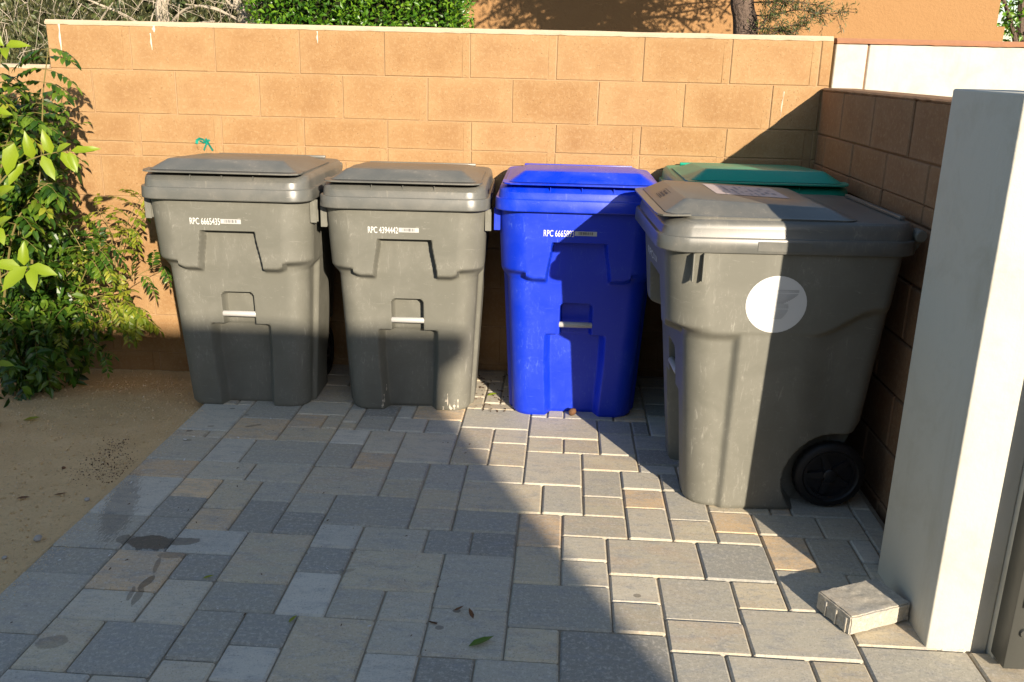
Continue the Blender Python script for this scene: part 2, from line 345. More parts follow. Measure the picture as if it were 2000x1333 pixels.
for a,b,w,h,c in stones:
    x,y=paver_xy(a+w/2,b+h/2)
    o=link('paver', paver_mesh(w,h,rnd.randrange(2)), None, patio)
    o.location=(x,y,rnd.uniform(-.0018,.0016)); o.rotation_euler=(rnd.gauss(0,.0040),rnd.gauss(0,.0040),PHI+rnd.gauss(0,.002))
    t=rnd.choice(TONES[c]); f=rnd.uniform(.92,1.1); o.color=(t[0]*f,t[1]*f,t[2]*f,min(1,t[3]))
# soil bed along the left
def soil_z(x,y):
    z=-.012-.066*min(1,max(0,(y+1.05)/1.0)); z+= .010*mnoise.noise((x*3,y*3,1))+.006*mnoise.noise((x*14,y*14,2))+.0040*mnoise.noise((x*38,y*38,5))
    d=-.335+.015*y*0-x
    if d<.25: z=min(z,-.010+.012*d)-.004*S01(.05,0,d)
    return z
def soil_sheet():
    xs=[]; x=-.36
    while x>-3.2: xs.append(x); x-=.016 if x>-1.7 else .05
    ys=[]; y=.0
    while y>-4.6: ys.append(y); y-=.018 if y>-2.4 else .06
    V=[];F=[]
    for j,y in enumerate(ys):
        ex=-.302+.015*y-.031
        for i,x in enumerate(xs):
            xx = x+ (ex+.36-.002)*(1-i/len(xs)); V.append((xx,y,soil_z(xx,y)))
    n=len(xs)
    for j in range(len(ys)-1):
        for i in range(n-1): F.append((j*n+i,j*n+i+1,(j+1)*n+i+1,(j+1)*n+i))
    return mesh_py('soil',V,F,None)
soil = tag(link('soil', soil_sheet(), M_SOIL), kind='structure')
soil.data.polygons.foreach_set('use_smooth',[True]*len(soil.data.polygons))
def grit(n, name, smin, smax, xr, yr, mat, label, bias=None):
    mb=MB()
    for k in range(n):
        x=rnd.uniform(*xr); y=rnd.uniform(*yr); s=smin*(smax/smin)**(rnd.random()**2.2)
        if x>-.345+.015*y-.01: continue
        if bias and rnd.random()>bias(x,y): continue
        z=soil_z(x,y)+s*.25
        M=Euler((rnd.random()*6,rnd.random()*6,rnd.random()*6)).to_matrix()
        vs_=[Vector((x,y,z))+M@Vector((a*s*rnd.uniform(.6,1.1),b*s*rnd.uniform(.6,1.1),c*s*rnd.uniform(.5,.9))) for a,b,c in ((1,0,0),(0,1,0),(-1,0,0),(0,-1,0),(0,0,1),(0,0,-1))]
        mb.add(vs_,[(0,1,4),(1,2,4),(2,3,4),(3,0,4),(1,0,5),(2,1,5),(3,2,5),(0,3,5)])
    return tag(link(name, mb.mesh(name), mat), label, None, None, 'stuff')
grit(5000,'soil_grit',.0014,.0065,(-1.9,-.33),(-2.7,-.02),M_GRAIN,'pale grit scattered over the brown soil bed')
grit(3500,'soil_crumbs',.002,.010,(-1.7,-.33),(-2.6,-.02),M_SOIL,'loose soil crumbs over the bed')
def litter_bias(x,y):
    m=0
    for cx,cy,r in ((-.54,-1.09,.05),(-.51,-1.16,.05),(-.50,-1.25,.06),(-.495,-1.34,.08),(-.44,-1.30,.08),(-.41,-1.38,.06)):
        m=max(m,math.exp(-((x-cx)**2+(y-cy)**2)/r**2))
    return m
grit(3200,'leaf_litter',.0015,.0048,(-.72,-.34),(-1.6,-.95),M_LITTER,'dark crumbled leaf litter on the soil beside the pavers',litter_bias)

# ================================================================== BLOCK WALLS
ZT=1.65; BL=.4064; CH=.2032
bmeshes={}
def block_mesh(w,h,k,step=True,mat=M_BLOCK,tag_=''):
    key=(round(w,4),round(h,4),k,step,tag_)
    if key in bmeshes: return bmeshes[key]
    rr=random.Random(hash((key[0],key[1],k))%9999); bm=bmesh.new()
    bev=.0045; band=.034
    def piece(x0,x1,y0,bev=bev):
        b2=bmesh.new(); r=bmesh.ops.create_cube(b2,size=1)
        for v in r['verts']: v.co=Vector(((x0+x1)/2+v.co.x*(x1-x0),y0+.085+v.co.y*.17,h/2+v.co.z*h))
        for v in r['verts']: v.co.x+=rr.uniform(-.0015,.0015); v.co.z+=rr.uniform(-.0012,.0012)
        es=[e for e in b2.edges if max(v.co.y for v in e.verts)<y0+.01]
        if bev: bmesh.ops.bevel(b2,geom=es,offset=bev,segments=1,affect='EDGES')
        t=bpy.data.meshes.new('t'); b2.to_mesh(t); b2.free(); bm.from_mesh(t); bpy.data.meshes.remove(t)
    if step and w>.2: piece(0,w-band,0,.0032); piece(w-band+.0002,w,.0022,0)
    else: piece(0,w,0)
    me=mesh_bm('block',bm); me.materials.append(mat); bmeshes[key]=me; return me
def lay_course(parent, z0, z1, x0, x1, joints, place, mat, step, gapx=.0045, gapz=.004, tag_=''):
    js=[x0]+[j for j in joints if x0+.012<j<x1-.012]+[x1]
    for a,b in zip(js,js[1:]):
        w=b-a-gapx; h=z1-z0-gapz
        if w<.01: continue
        o=link('block', block_mesh(w,h,rnd.randrange(3),step,mat,tag_), None, parent); place(o, a+gapx/2, z0+gapz/2)
bw = empty('back_block_wall', (.6,.1,0), 0, 'long tan concrete block wall behind the row of bins, lit by the sun', 'wall')
def to_parent(o,p): o.parent=p; o.matrix_parent_inverse = Matrix.Translation(p.location).inverted() if p.rotation_euler.z==0 else (Matrix.Translation(p.location)@Matrix.Rotation(p.rotation_euler.z,4,'Z')).inverted()
def place_b(o,x,z): o.location=(x, rnd.uniform(-.0012,.0012), z); to_parent(o,bw)
XL,XR=-1.215,2.497
for k in range(9):
    z1=ZT-CH*k; z0=max(z1-CH,-.14)
    off = 0 if k%2==0 else -.5*BL
    joints=[off+(.008 if k==2 else 0)+n*BL for n in range(-8,9)]
    xl = XL if k==0 else -2.9
    if k==2:
        lay_course(bw,z1-.136,z1,xl,XR,joints,place_b,M_BLOCK,True,gapz=.003)
        lay_course(bw,z0,z1-.136,xl,XR,joints,place_b,M_BLOCK,True,gapz=.0035,tag_='s')
    else: lay_course(bw,z0,z1,xl,XR,joints,place_b,M_BLOCK,True)
bm=bmesh.new(); bx(bm,XL+.004,XR-.004,.0052,.172,-.14,ZT-.002); bx(bm,-2.896,XL+.003,.0065,.172,-.14,ZT-CH-.002)
o=link('mortar',mesh_bm('mortar',bm),M_MORTAR); to_parent(o,bw)
def cap_mesh(x0,x1,z,t,y0,y1,along='x',seed=1,amp=.004):
    V=[];F=[];n=int((x1-x0)/.03)+2; rr=random.Random(seed)
    for i in range(n):
        x=x0+(x1-x0)*i/(n-1); a=amp*mnoise.noise((x*7,seed,0)); b=amp*mnoise.noise((x*19,seed,3)); c=amp*mnoise.noise((x*4,seed,9))
        V += [(x,y0+a*.5,z+b*.8),(x,y0-.002+a,z+t*.45+b*.5),(x,y0+.012+a,z+t+c*.5),(x,y1-.012,z+t+c*.5),(x,y1,z+t*.5),(x,y1,z)]
    for i in range(n-1):
        for k in range(6): F.append((i*6+k,i*6+(k+1)%6,(i+1)*6+(k+1)%6,(i+1)*6+k))
    F += [tuple(range(6))[::-1], tuple((n-1)*6+k for k in range(6))]
    return mesh_py('cap',V,F)
o=link('mortar_cap',cap_mesh(XL,XR-.005,ZT-.002,.022,-.001,.173,seed=2,amp=.005),M_CAP); to_parent(o,bw)
o=link('mortar_cap',cap_mesh(-2.9,XL-.002,ZT-CH-.002,.018,-.001,.173,seed=5,amp=.006),M_CAP); to_parent(o,bw)
# dried white drips and the teal mark on the blocks
def blob_strip(pts, name, mat, parent, y=-.0022, conv=None):
    V=[];F=[]
    for i,(x,z,w) in enumerate(pts):
        V += [(x-w,y+.0012,z),(x,y-.0008,z),(x+w,y+.0012,z)]
    for i in range(len(pts)-1):
        for k in (0,1): F.append((i*3+k,i*3+k+1,i*3+k+4,i*3+k+3))
    if conv: V=[conv(*v) for v in V]
    o=link(name,mesh_py(name,V,F),mat)
    if parent is not None: to_parent(o,parent)
    return o
def drip(x,z0,z1,w,lean=0):
    n=9; pts=[]
    for i in range(n):
        f=i/(n-1); pts.append((x+lean*f+.001*math.sin(f*9),z0+(z1-z0)*f,w*(.35+.65*abs(math.sin(2+f*5)))*(1 if f<.93 else .5)))
    blob_strip(pts,'paint_drip',M_DRIP,bw)
drip(-1.148,1.65,1.527,.0055,-.002); drip(-.709,1.617,1.541,.004,.002); drip(-.690,1.652,1.622,.008); drip(.091,1.642,1.588,.004); drip(2.29,1.42,1.305,.003,-.006)
for pts in () and ([(-.521,1.118,.004),(-.505,1.128,.007),(-.485,1.130,.006),(-.470,1.120,.004)],[(-.520,1.118,.002),(-.518,1.10,.002),(-.514,1.082,.001)]):
    blob_strip(pts,'paint_mark',M_TEAL,bw,-.003)
def ribbon_loop(pts,w):
    V=[];F=[]
    for i,(x,z) in enumerate(pts):
        a=pts[min(i+1,len(pts)-1)]; b=pts[max(i-1,0)]; d=Vector((a[0]-b[0],a[1]-b[1])).normalized(); n=Vector((-d.y,d.x))*w
        V += [(x-n.x,-.002,z-n.y),(x+n.x,-.009-.004*math.sin(i),z+n.y)]
    for i in range(len(pts)-1): F.append((2*i,2*i+1,2*i+3,2*i+2))
    o=link('paint_mark',mesh_py('ribbon',V,F),M_TEAL); to_parent(o,bw)
ribbon_loop([(-.524,1.108),(-.520,1.124),(-.506,1.133),(-.490,1.128),(-.478,1.114),(-.470,1.106)],.0058)
ribbon_loop([(-.478,1.134),(-.468,1.116),(-.458,1.098),(-.446,1.076)],.0066)
ribbon_loop([(-.472,1.116),(-.480,1.098),(-.490,1.078)],.0055)
ribbon_loop([(-.508,1.122),(-.490,1.114),(-.470,1.120),(-.458,1.128)],.0050)
ribbon_loop([(-.524,1.108),(-.522,1.095),(-.516,1.080)],.0022)

# right-hand wall, running towards the camera
rw = empty('side_block_wall', (2.54,-.9,0), 0, 'brown shaded block wall beside the sideways bin, one course lower than the back wall', 'wall')
XW=2.463; ZR=1.433
def place_r(o,d,z): o.location=(XW+rnd.uniform(-.002,.002), -d, z); o.rotation_euler=(0,0,-math.pi/2); to_parent(o,rw)
for k in range(8):
    z1=ZR-CH*k; z0=max(z1-CH,-.14)
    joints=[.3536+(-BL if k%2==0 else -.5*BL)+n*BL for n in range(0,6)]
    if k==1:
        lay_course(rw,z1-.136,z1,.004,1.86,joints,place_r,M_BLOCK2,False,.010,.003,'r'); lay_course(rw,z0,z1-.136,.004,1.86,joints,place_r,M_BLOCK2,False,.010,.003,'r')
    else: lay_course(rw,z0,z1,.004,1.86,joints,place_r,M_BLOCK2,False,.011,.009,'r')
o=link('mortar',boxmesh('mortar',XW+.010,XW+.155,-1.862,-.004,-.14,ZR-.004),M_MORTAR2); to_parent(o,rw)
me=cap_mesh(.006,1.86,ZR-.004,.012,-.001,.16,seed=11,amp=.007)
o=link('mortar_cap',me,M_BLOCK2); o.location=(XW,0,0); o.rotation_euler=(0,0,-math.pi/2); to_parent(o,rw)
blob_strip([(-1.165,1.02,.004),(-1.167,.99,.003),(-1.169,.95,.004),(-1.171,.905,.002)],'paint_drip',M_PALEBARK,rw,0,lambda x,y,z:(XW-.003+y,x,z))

# white rendered wall beyond
ww = empty('white_wall',(4,.12,0),0,'white rendered wall panels beyond the brown side wall, bright in the sun','wall')
for x0,x1 in ((2.515,2.660),(2.668,6.5)):
    o=link('panel',boxmesh('panel',x0,x1,.03,.2,-.14,1.638,.004,1),M_WHITE); to_parent(o,ww)
o=link('panel_joint',boxmesh('joint',2.6605,2.6675,.036,.19,-.14,1.632),M_MORTAR2); to_parent(o,ww)
o=link('coping',cap_mesh(2.515,6.5,1.640,.024,.022,.21,seed=21,amp=.005),M_COPING); to_parent(o,ww)

# pillar and gate
pl = empty('gate_pillar',(2.38,-2.06,0),0,'tall white rendered gate pillar at the right with its left face in shade','pillar')
o=link('shaft',boxmesh('shaft',2.296,2.462,-2.265,-1.865,-.06,1.482,.006,3),M_PILLAR); to_parent(o,pl)
o=link('jamb',boxmesh('jamb',2.4625,2.66,-2.300,-2.02,-.06,1.482,.003,2),M_PILLAR); to_parent(o,pl)
gt = empty('metal_gate',(3.0,-2.33,0),0,'dark grey metal gate edge with a slotted latch at the far right','gate')
def gpart(n,*a,mat=M_GATE,bev=.003):
    o=link(n,boxmesh(n,*a,bev,2),mat); to_parent(o,gt); return o
gpart('stile',2.4595,2.516,-2.362,-2.288,.012,1.72)
gpart('stile',3.50,3.55,-2.362,-2.308,.012,1.72)
for z in (.05,.88,1.66): gpart('rail',2.5165,3.4995,-2.350,-2.316,z,z+.06)
for i in range(9):
    x=2.520+i*.1085; gpart('board',x,x+.104,-2.345,-2.322,.113,.877,mat=M_GATE2 if i<0 else M_GATE); gpart('board',x,x+.104,-2.345,-2.322,.943,1.657)
gpart('latch_plate',2.478,2.510,-2.372,-2.3625,.20,.40,bev=.004)
gpart('latch_slot',2.490,2.496,-2.3735,-2.3722,.225,.385,mat=M_GATE2,bev=.0005)
gpart('latch_handle',2.497,2.509,-2.381,-2.3722,.215,.39,bev=.002)
bm=bmesh.new(); bmesh.ops.create_cone(bm,cap_ends=True,segments=20,radius1=.013,radius2=.011,depth=.006,matrix=Matrix.Translation((2.494,-2.366,.125))@Matrix.Rotation(R(90),4,'X')); o=link('bolt_head',mesh_bm('bolt',bm,30),M_GATE); to_parent(o,gt)

# loose paver beside the pillar
lp = empty('loose_paver',(2.165,-2.123,0),0)
tag(lp,'single loose grey paving stone lying on the pavers beside the white pillar','paver')
dx=Vector((.197,.089,0)).normalized()
ang=math.atan2(dx.y,dx.x)
bm=bmesh.new(); r=bmesh.ops.create_cube(bm,size=1)
for v in r['verts']: v.co=Vector((v.co.x*.216,v.co.y*.142,v.co.z*.06+.034))
bmesh.ops.bevel(bm,geom=list(bm.edges),offset=.004,segments=2,affect='EDGES')
bmesh.ops.subdivide_edges(bm,edges=[e for e in bm.edges if e.calc_length()>.03],cuts=16,use_grid_fill=True)
for v in bm.verts: v.co += Vector([.0022*mnoise.noise(v.co*55+Vector((k*9,0,0)))+.0012*mnoise.noise(v.co*150+Vector((k*9,0,0))) for k in range(3)])
o=link('stone',mesh_bm('loose_stone',bm,50),M_PAVER,lp); o.color=(.35,.325,.27,.35); lp.rotation_euler=(R(.5),0,ang)
for i,(a,w) in enumerate(((-.052,.004),(-.012,.004),(.03,.0035))):
    # spacer ribs cast on the end of the stone
    o=link('spacer_rib',boxmesh('rib',-.1118,-.1075,a-w,a+w,.006,.052,.0015,2),M_PAVER,lp); o.color=(.33,.31,.26,.3)

# ================================================================== HOUSES
def part(n,mat,parent,*a,bev=0):
    o=link(n,boxmesh(n,*a,bev,1),mat); to_parent(o,parent); return o
hb = empty('stucco_house',(3.0,6.5,0),0,'tan stucco house wall rising behind the block wall, dappled by tree shadow','house')
part('wall',M_TAN,hb,.10,5.215,4.5,10,-.14,3.1)
part('wall_base',M_TAN,hb,5.216,5.30,4.52,9.9,-.14,1.93)
part('parapet',M_COPING,hb,.04,5.27,4.44,10.06,3.1,3.2,bev=.01)
hs = empty('rear_house',(-2.0,-12.5,0),0,'low house behind the camera whose eave shades the left half of the patio','house')
YH=-9.5; ZH=.155+.358*9.5; XH=.84-.44*(YH+.722)
part('wall',M_TAN,hs,-9.0,XH-.02,-15.5,YH-.02,-.12,ZH-.12)
part('roof',M_COPING,hs,-9.3,XH+.07,-15.9,YH,ZH-.115,ZH,bev=.004)

nh = empty('sky_blocker_house',(9,-19,0),0,'unseen house block added behind the camera to cut low sky light','house')  # added out of view, screens the bright low sky from shaded upright faces
part('wall',M_TAN,nh,-14,26,-24,-17.5,-.12,4.2); part('roof',M_COPING,nh,-14.5,26.5,-24.5,-17.2,4.2,4.5,bev=.02)
sw = empty('sky_blocker_wall',(9,-4,0),0,'unseen wall added far to the right to cut low sky light','wall')  # invented wall outside the frame, holds back sky glow from the right
part('wall',M_TAN,sw,8.5,8.8,-16,9,-.12,2.3); part('coping',M_COPING,sw,8.45,8.85,-16.05,9.05,2.3,2.36,bev=.01)
# ================================================================== BINS
YC=.42                                       # local y of the bin's middle (0 is the front of the lid)
def bF(z): return .178-.085*z
def bW(z): return .272+.052*z
def bB(z): return .62+.11*min(z/.34,1)+.07*min(1,z/.94)
def front_off(x,z):
    """outward bulge of the front face"""
    ax=abs(x)
    z0=.622+.030*S01(.19,.27,ax)
    sh=S01(z0+.004,z0+.038,z)
    hw=.140-.022*S01(.65,.815,z)
    ins=S01(0,.013,hw-ax)*S01(0,.010,.815-z)
    d=.056*sh*(1-ins)
    # pocket with the lift bar, and the tall panel below it
    qx=ax-(.069-.02); qz=(z-.535+.02)
    sd=(math.hypot(max(qx,0),max(qz,0))+min(max(qx,qz),0)-.02)
    pk=S01(.004,-.007,sd)*S01(.36,.372,z)
    pw=.138-.012*S01(.3,0,z)
    pn=S01(0,.032,pw-ax)*S01(0,.008,.393-z)
    return d-max(.054*pk,.058*pn)
def side_off(y,z):
    sh=S01(.632,.672,z+.10*S01(.52,.74,y)*-1)
    col=S01(.275,.300,y)*S01(.64,.50,y)*(.75+.25*z)
    d=.024*max(sh,col)
    r=math.hypot(y-.665,z-.125)
    well=S01(.172,.158,r) if y<.665 else S01(.172,.158,abs(z-.125) if z>.125 else 0)
    return d-.082*well
def bin_body():
    zs=[0,.004]+[.012+i*.006 for i in range(155)]+[.945]
    fx=[-.16+i*.004 for i in range(81)]
    V=[];F=[];n=None
    for z in zs:
        w=bW(z); f=bF(z); b=bB(z); rf=.085; rb=.05; row=[]
        flare=.006*S01(.012,0,z)
        # front, left to right
        xe=w-rf
        fl=[-xe+(xe-.16)*i/10 for i in range(10)] if xe>.16 else [-.16]*10
        fr=[.16+(xe-.16)*(i+1)/10 for i in range(10)] if xe>.16 else [.16]*10
        for x in fl+fx+fr: row.append((x,f-front_off(x,z)+flare,z))
        o1=front_off(w,z); s0=side_off(f+rf,z)
        for i in range(1,16):
            a=-math.pi/2+math.pi/2*i/16; t=i/16; off=o1*(1-t)+s0*t
            row.append((xe+math.cos(a)*(rf+off)-flare*math.cos(a),f+rf+math.sin(a)*(rf+off)+flare,z))
        ys=[f+rf+(b-rb-f-rf)*i/74 for i in range(75)]
        for y in ys: row.append((w+side_off(y,z)-flare,y,z))
        s1=side_off(b-rb,z)
        for i in range(1,8):
            a=math.pi/2*i/8; row.append((w-rb+math.cos(a)*(rb+s1),b-rb+math.sin(a)*rb,z))
        xb=w-rb+0*s1
        for i in range(13): row.append((xb-2*xb*i/12,b,z))
        for i in range(1,8):
            a=math.pi/2+math.pi/2*i/8; row.append((-w+rb+math.cos(a)*(rb+s1),b-rb+math.sin(a)*rb,z))
        for y in ys[::-1]: row.append((-w-side_off(y,z)+flare,y,z))
        for i in range(1,16):
            a=math.pi+math.pi/2*i/16; t=1-i/16; off=o1*(1-t)+s0*t
            row.append((-xe+math.cos(a)*(rf+off)-flare*math.cos(a),f+rf+math.sin(a)*(rf+off)+flare,z))
        n=len(row); V += [(x,y-YC,zz) for x,y,zz in row]
    for j in range(len(zs)-1):
        for i in range(n): F.append((j*n+i,j*n+(i+1)%n,(j+1)*n+(i+1)%n,(j+1)*n+i))
    F.append(tuple(range(n))[::-1])
    return mesh_py('bin_body',V,F,40)
def rr_loop(w,y0,y1,r,z,k=9):
    L=[]
    for cx,cy,a0 in ((w-r,y0+r,-90),(w-r,y1-r,0),(-w+r,y1-r,90),(-w+r,y0+r,180)):
        for i in range(k+1):
            a=R(a0+90*i/k); L.append((cx+r*math.cos(a),cy+r*math.sin(a)-YC,z))
    return L
def loft(loops, cap0=True, cap1=True):
    V=[];F=[];n=len(loops[0])
    for l in loops: V+=l
    for j in range(len(loops)-1):
        for i in range(n): F.append((j*n+i,j*n+(i+1)%n,(j+1)*n+(i+1)%n,(j+1)*n+i))
    if cap0: F.append(tuple(range(n))[::-1])
    if cap1: F.append(tuple((len(loops)-1)*n+i for i in range(n)))
    return V,F
def bin_lid():
    L=[(.949,.333,.040,.800,.080),(.9440,.354,.014,.835,.092),(.9455,.3585,.009,.838,.095),(.949,.360,.007,.840,.096),(.989,.3585,.009,.839,.095),(.9925,.3565,.011,.836,.093),(.9935,.352,.016,.834,.090),
       (.9925,.3475,.021,.832,.088),(.996,.346,.023,.832,.087),(1.020,.344,.027,.830,.085),(1.032,.3415,.038,.826,.082),(1.041,.337,.056,.820,.078),(1.0465,.329,.078,.812,.070),(1.0485,.300,.10,.79,.05)]
    V,F=loft([rr_loop(w,y0,y1,r,z) for z,w,y0,y1,r in L])
    return mesh_py('bin_lid',V,F,28)
def bin_panel():
    """raised wedge on the lid with its overhanging front lip"""
    bm=bmesh.new()
    def rr(w,y0,y1,r,zf,zb,k=6):
        l=rr_loop(w,y0,y1,r,0,k); return [bm.verts.new((x,y,zf+(zb-zf)*((y+YC)-y0)/(y1-y0))) for x,y,_ in l]
    loops=[rr(.318,.085,.640,.040,1.0460,1.0480),rr(.319,.070,.642,.042,1.0565,1.052),rr(.305,.030,.628,.036,1.0620,1.0535),rr(.246,.094,.565,.018,1.0990,1.0790),rr(.238,.102,.556,.014,1.1015,1.0810)]
    n=len(loops[0])
    for a,b in zip(loops,loops[1:]):
        for i in range(n): bm.faces.new((a[i],a[(i+1)%n],b[(i+1)%n],b[i]))
    bm.faces.new(loops[-1]); bm.faces.new(loops[0][::-1])
    # lip plate
    lip=[(-.326,.105),(-.328,.045),(-.318,.018),(-.295,.004),(-.26,.0),(.26,.0),(.295,.004),(.318,.018),(.328,.045),(.326,.105)]
    up=[bm.verts.new((x,y-YC,1.0625-.003*S01(.1,0,y))) for x,y in lip]; dn=[bm.verts.new((x,y-YC,1.0570-.003*S01(.1,0,y))) for x,y in lip]
    bm.faces.new(up); bm.faces.new(dn[::-1])
    for i in range(len(lip)): j=(i+1)%len(lip); bm.faces.new((dn[i],dn[j],up[j],up[i]))
    me=mesh_bm('lid_panel',bm,24); return me
def wheel_mesh():
    """tyre (lathe round x)"""
    prof=[(.000,.098),(.004,.112),(.010,.122),(.018,.1265),(.034,.1265),(.042,.122),(.048,.112),(.050,.098),(.044,.092),(.006,.092)]
    V=[];F=[];n=60;m=len(prof)
    for i in range(n):
        a=2*math.pi*i/n; tr=.0022 if i%2 else 0
        for k,(x,r) in enumerate(prof):
            rr_=r-(tr if 2<=k<=5 else 0); V.append((x,rr_*math.cos(a),rr_*math.sin(a)))
    for i in range(n):
        for k in range(m): F.append((i*m+k,i*m+(k+1)%m,((i+1)%n)*m+(k+1)%m,((i+1)%n)*m+k))
    return mesh_py('tyre',V,F,50)
def rim_mesh():
    mb=MB()
    def ring(x0,x1,r0,r1,n=40):
        V=[];F=[]
        for i in range(n):
            a=2*math.pi*i/n
            for x,r in ((x0,r0),(x0,r1),(x1,r1),(x1,r0)): V.append((x,r*math.cos(a),r*math.sin(a)))
        for i in range(n):
            for k in range(4): F.append((i*4+k,i*4+(k+1)%4,((i+1)%n)*4+(k+1)%4,((i+1)%n)*4+k))
        mb.add(V,F)
    ring(.006,.044,.082,.094); ring(.022,.026,.02,.084)
    for s in range(5):
        a=2*math.pi*s/5+.35; c,sn=math.cos(a),math.sin(a); w0,w1=.014,.009
        P=[]
        for x in (.012,.040):
            for r,w in ((.022,w0),(.084,w1)):
                for sg in (-1,1): P.append((x if r<.05 or x<.02 else .036,r*c-sg*w*sn,r*sn+sg*w*c))
        mb.add(P,[(0,1,3,2),(4,6,7,5),(0,2,6,4),(1,5,7,3),(2,3,7,6),(0,4,5,1)])
    return mb.mesh('rim')
def lathe_x(prof,n=24):
    V=[];F=[];m=len(prof)
    for i in range(n):
        a=2*math.pi*i/n
        for x,r in prof: V.append((x,r*math.cos(a),r*math.sin(a)))
    for i in range(n):
        for k in range(m-1): F.append((i*m+k,i*m+k+1,((i+1)%n)*m+k+1,((i+1)%n)*m+k))
    return V,F
BODY=bin_body(); LID=bin_lid(); PANEL=bin_panel(); TYRE=wheel_mesh(); RIM=rim_mesh()
HUB=mesh_py('hub',*lathe_x([(.006,.0),(.006,.024),(.046,.024),(.050,.018),(.050,0)]),40)
AXLE=mesh_py('axle',*lathe_x([(-.24,0),(-.24,.011),(.24,.011),(.24,0)],12),40)
BAR=mesh_py('lift_bar',*lathe_x([(-.073,.0),(-.073,.0115),(-.0715,.0125),(.0715,.0125),(.073,.0115),(.073,0)],20),40)
HAND=mesh_py('handle',*lathe_x([(-.33,0),(-.33,.016),(-.326,.020),(-.300,.020),(-.299,.0165),(.299,.0165),(.300,.020),(.326,.020),(.33,.016),(.33,0)],18),40)
def rib_mesh(s):
    me=boxmesh('rib',0,.027,-.0028,.0028,-.046,.046,.0012,1); return me
RIBM=rib_mesh(1)
def bracket_mesh():
    prof=[(.72,.952),(.835,.955),(.850,.985),(.852,1.012),(.838,1.028),(.815,1.022),(.79,.995),(.72,.99)]
    V=[(x,y-YC,z) for x in (-.012,.012) for y,z in prof]; n=len(prof)
    F=[tuple(range(n)),tuple(range(n,2*n))[::-1]]+[(i,(i+1)%n,n+(i+1)%n,n+i) for i in range(n)]
    bm=bmesh.new(); t=mesh_py('t',V,F); bm.from_mesh(t); return mesh_bm('bracket',bm)
BRACKET=bracket_mesh()
LIDRIB=boxmesh('rib',-.0015,.0015,-.004,.006,-.011,.011)
PLATE=boxmesh('plate',-.0015,.0025,-.085,.085,-.016,.016,.001,1)
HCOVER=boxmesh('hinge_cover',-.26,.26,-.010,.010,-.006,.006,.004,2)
def front_y(x,z): return bF(z)-front_off(x,z)-YC
def text_mesh(body, width, height):
    cu=bpy.data.curves.new('t','FONT'); cu.body=body; cu.size=1; cu.offset=.004; cu.resolution_u=4; cu.fill_mode='FRONT'
    ob=bpy.data.objects.new('t',cu); COL.objects.link(ob)
    dg=bpy.context.evaluated_depsgraph_get(); me=bpy.data.meshes.new_from_object(ob.evaluated_get(dg))
    bpy.data.objects.remove(ob); bpy.data.curves.remove(cu)
    xs=[v.co.x for v in me.vertices]; ys=[v.co.y for v in me.vertices]
    a,b,c,d=min(xs),max(xs),min(ys),max(ys)
    for v in me.vertices: v.co=((v.co.x-a)/(b-a)*width,0,(v.co.y-c)/(d-c)*height)
    me.materials.clear(); return me
def onto_front(me,x0,z0,lift):
    for v in me.vertices:
        x=x0+v.co.x; z=z0+v.co.z; v.co=(x,front_y(x,z)-lift,z)
    me.update(); return me
def quad_front(name,x0,x1,z0,z1,lift,nx=1):
    V=[];F=[]
    for i in range(nx+1):
        x=x0+(x1-x0)*i/nx; V+=[(x,0,z0),(x,0,z1)]
    for i in range(nx): F.append((2*i,2*i+2,2*i+3,2*i+1))
    return onto_front(mesh_py(name,V,F),0,0,lift)
def make_bin(loc,rz,body_m,lid_m,label,cat,group,serial=None,scale=(1,1,1),sx=-.152,bar_grey=False):
    t=empty('wheeled_bin',loc,rz,label,cat,group); t.scale=scale
    body=link('body',BODY,body_m,t)
    for s in (-1,1):
        for y in (.118,.150):
            z=.895; o=link('rib',RIBM,body_m,body); o.location=(s*(bW(z)+.0235)-(.004*s),y-YC,z); o.scale=(s,1,1)
    lid=link('lid',LID,lid_m,t); link('lid_panel',PANEL,lid_m,lid)
    for x in (-.13,0,.13):
        o=link('lid_rib',LIDRIB,lid_m,lid); o.location=(x,.034-YC,1.032)
    for s in (-1,1):
        o=link('skirt_plate',PLATE,lid_m,lid); o.location=(s*.3585,.40-YC,.969); o.scale=(s,1,1)
        o=link('hinge_bracket',BRACKET,body_m,t); o.location=(s*.287,0,0)
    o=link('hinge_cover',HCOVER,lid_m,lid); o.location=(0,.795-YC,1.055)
    o=link('handle',HAND,body_m,t); o.location=(0,.834-YC,1.008)
    o=link('lift_bar',BAR,M_BAR,t); o.location=(0,bF(.44)+.010-YC,.438)
    o=link('axle',AXLE,M_BLACK,t); o.location=(0,.672-YC,.127)
    for s in (-1,1):
        w=link('wheel',TYRE,M_BLACK,t); w.location=(s*.222,.672-YC,.1275); w.scale=(s,1,1); w.rotation_euler=(rnd.uniform(0,6),0,0)
        link('rim',RIM,M_RIM,w); link('hub',HUB,M_RIM,w)
    if serial:
        txt,bw_=serial
        me=onto_front(text_mesh(txt,.127,.0275),sx,.840,.0012); link('serial_number',me,M_INK,t)
        lb=link('barcode_label',quad_front('barcode_label',sx+.130,sx+.130+bw_,.846,.865,.0012),M_BARC,t)
        mb=MB(); x=sx+.132+bw_*.14; rr=random.Random(txt)
        while x<sx+.130+bw_*.82:
            wd=rr.choice((.0008,.0012,.002,.003)); x1=min(x+wd,sx+.13+bw_*.85)
            V=[(x,0,.850),(x1,0,.850),(x1,0,.8625),(x,0,.8625)]; V=[(a,front_y(a,c)-.0020,c) for a,_,c in V]; mb.add(V,[(0,1,2,3)]); x=x1+rr.choice((.001,.0014,.0022,.003))
        link('barcode_lines',mb.mesh('lines'),M_DARK,lb)
    return t
SY=.95
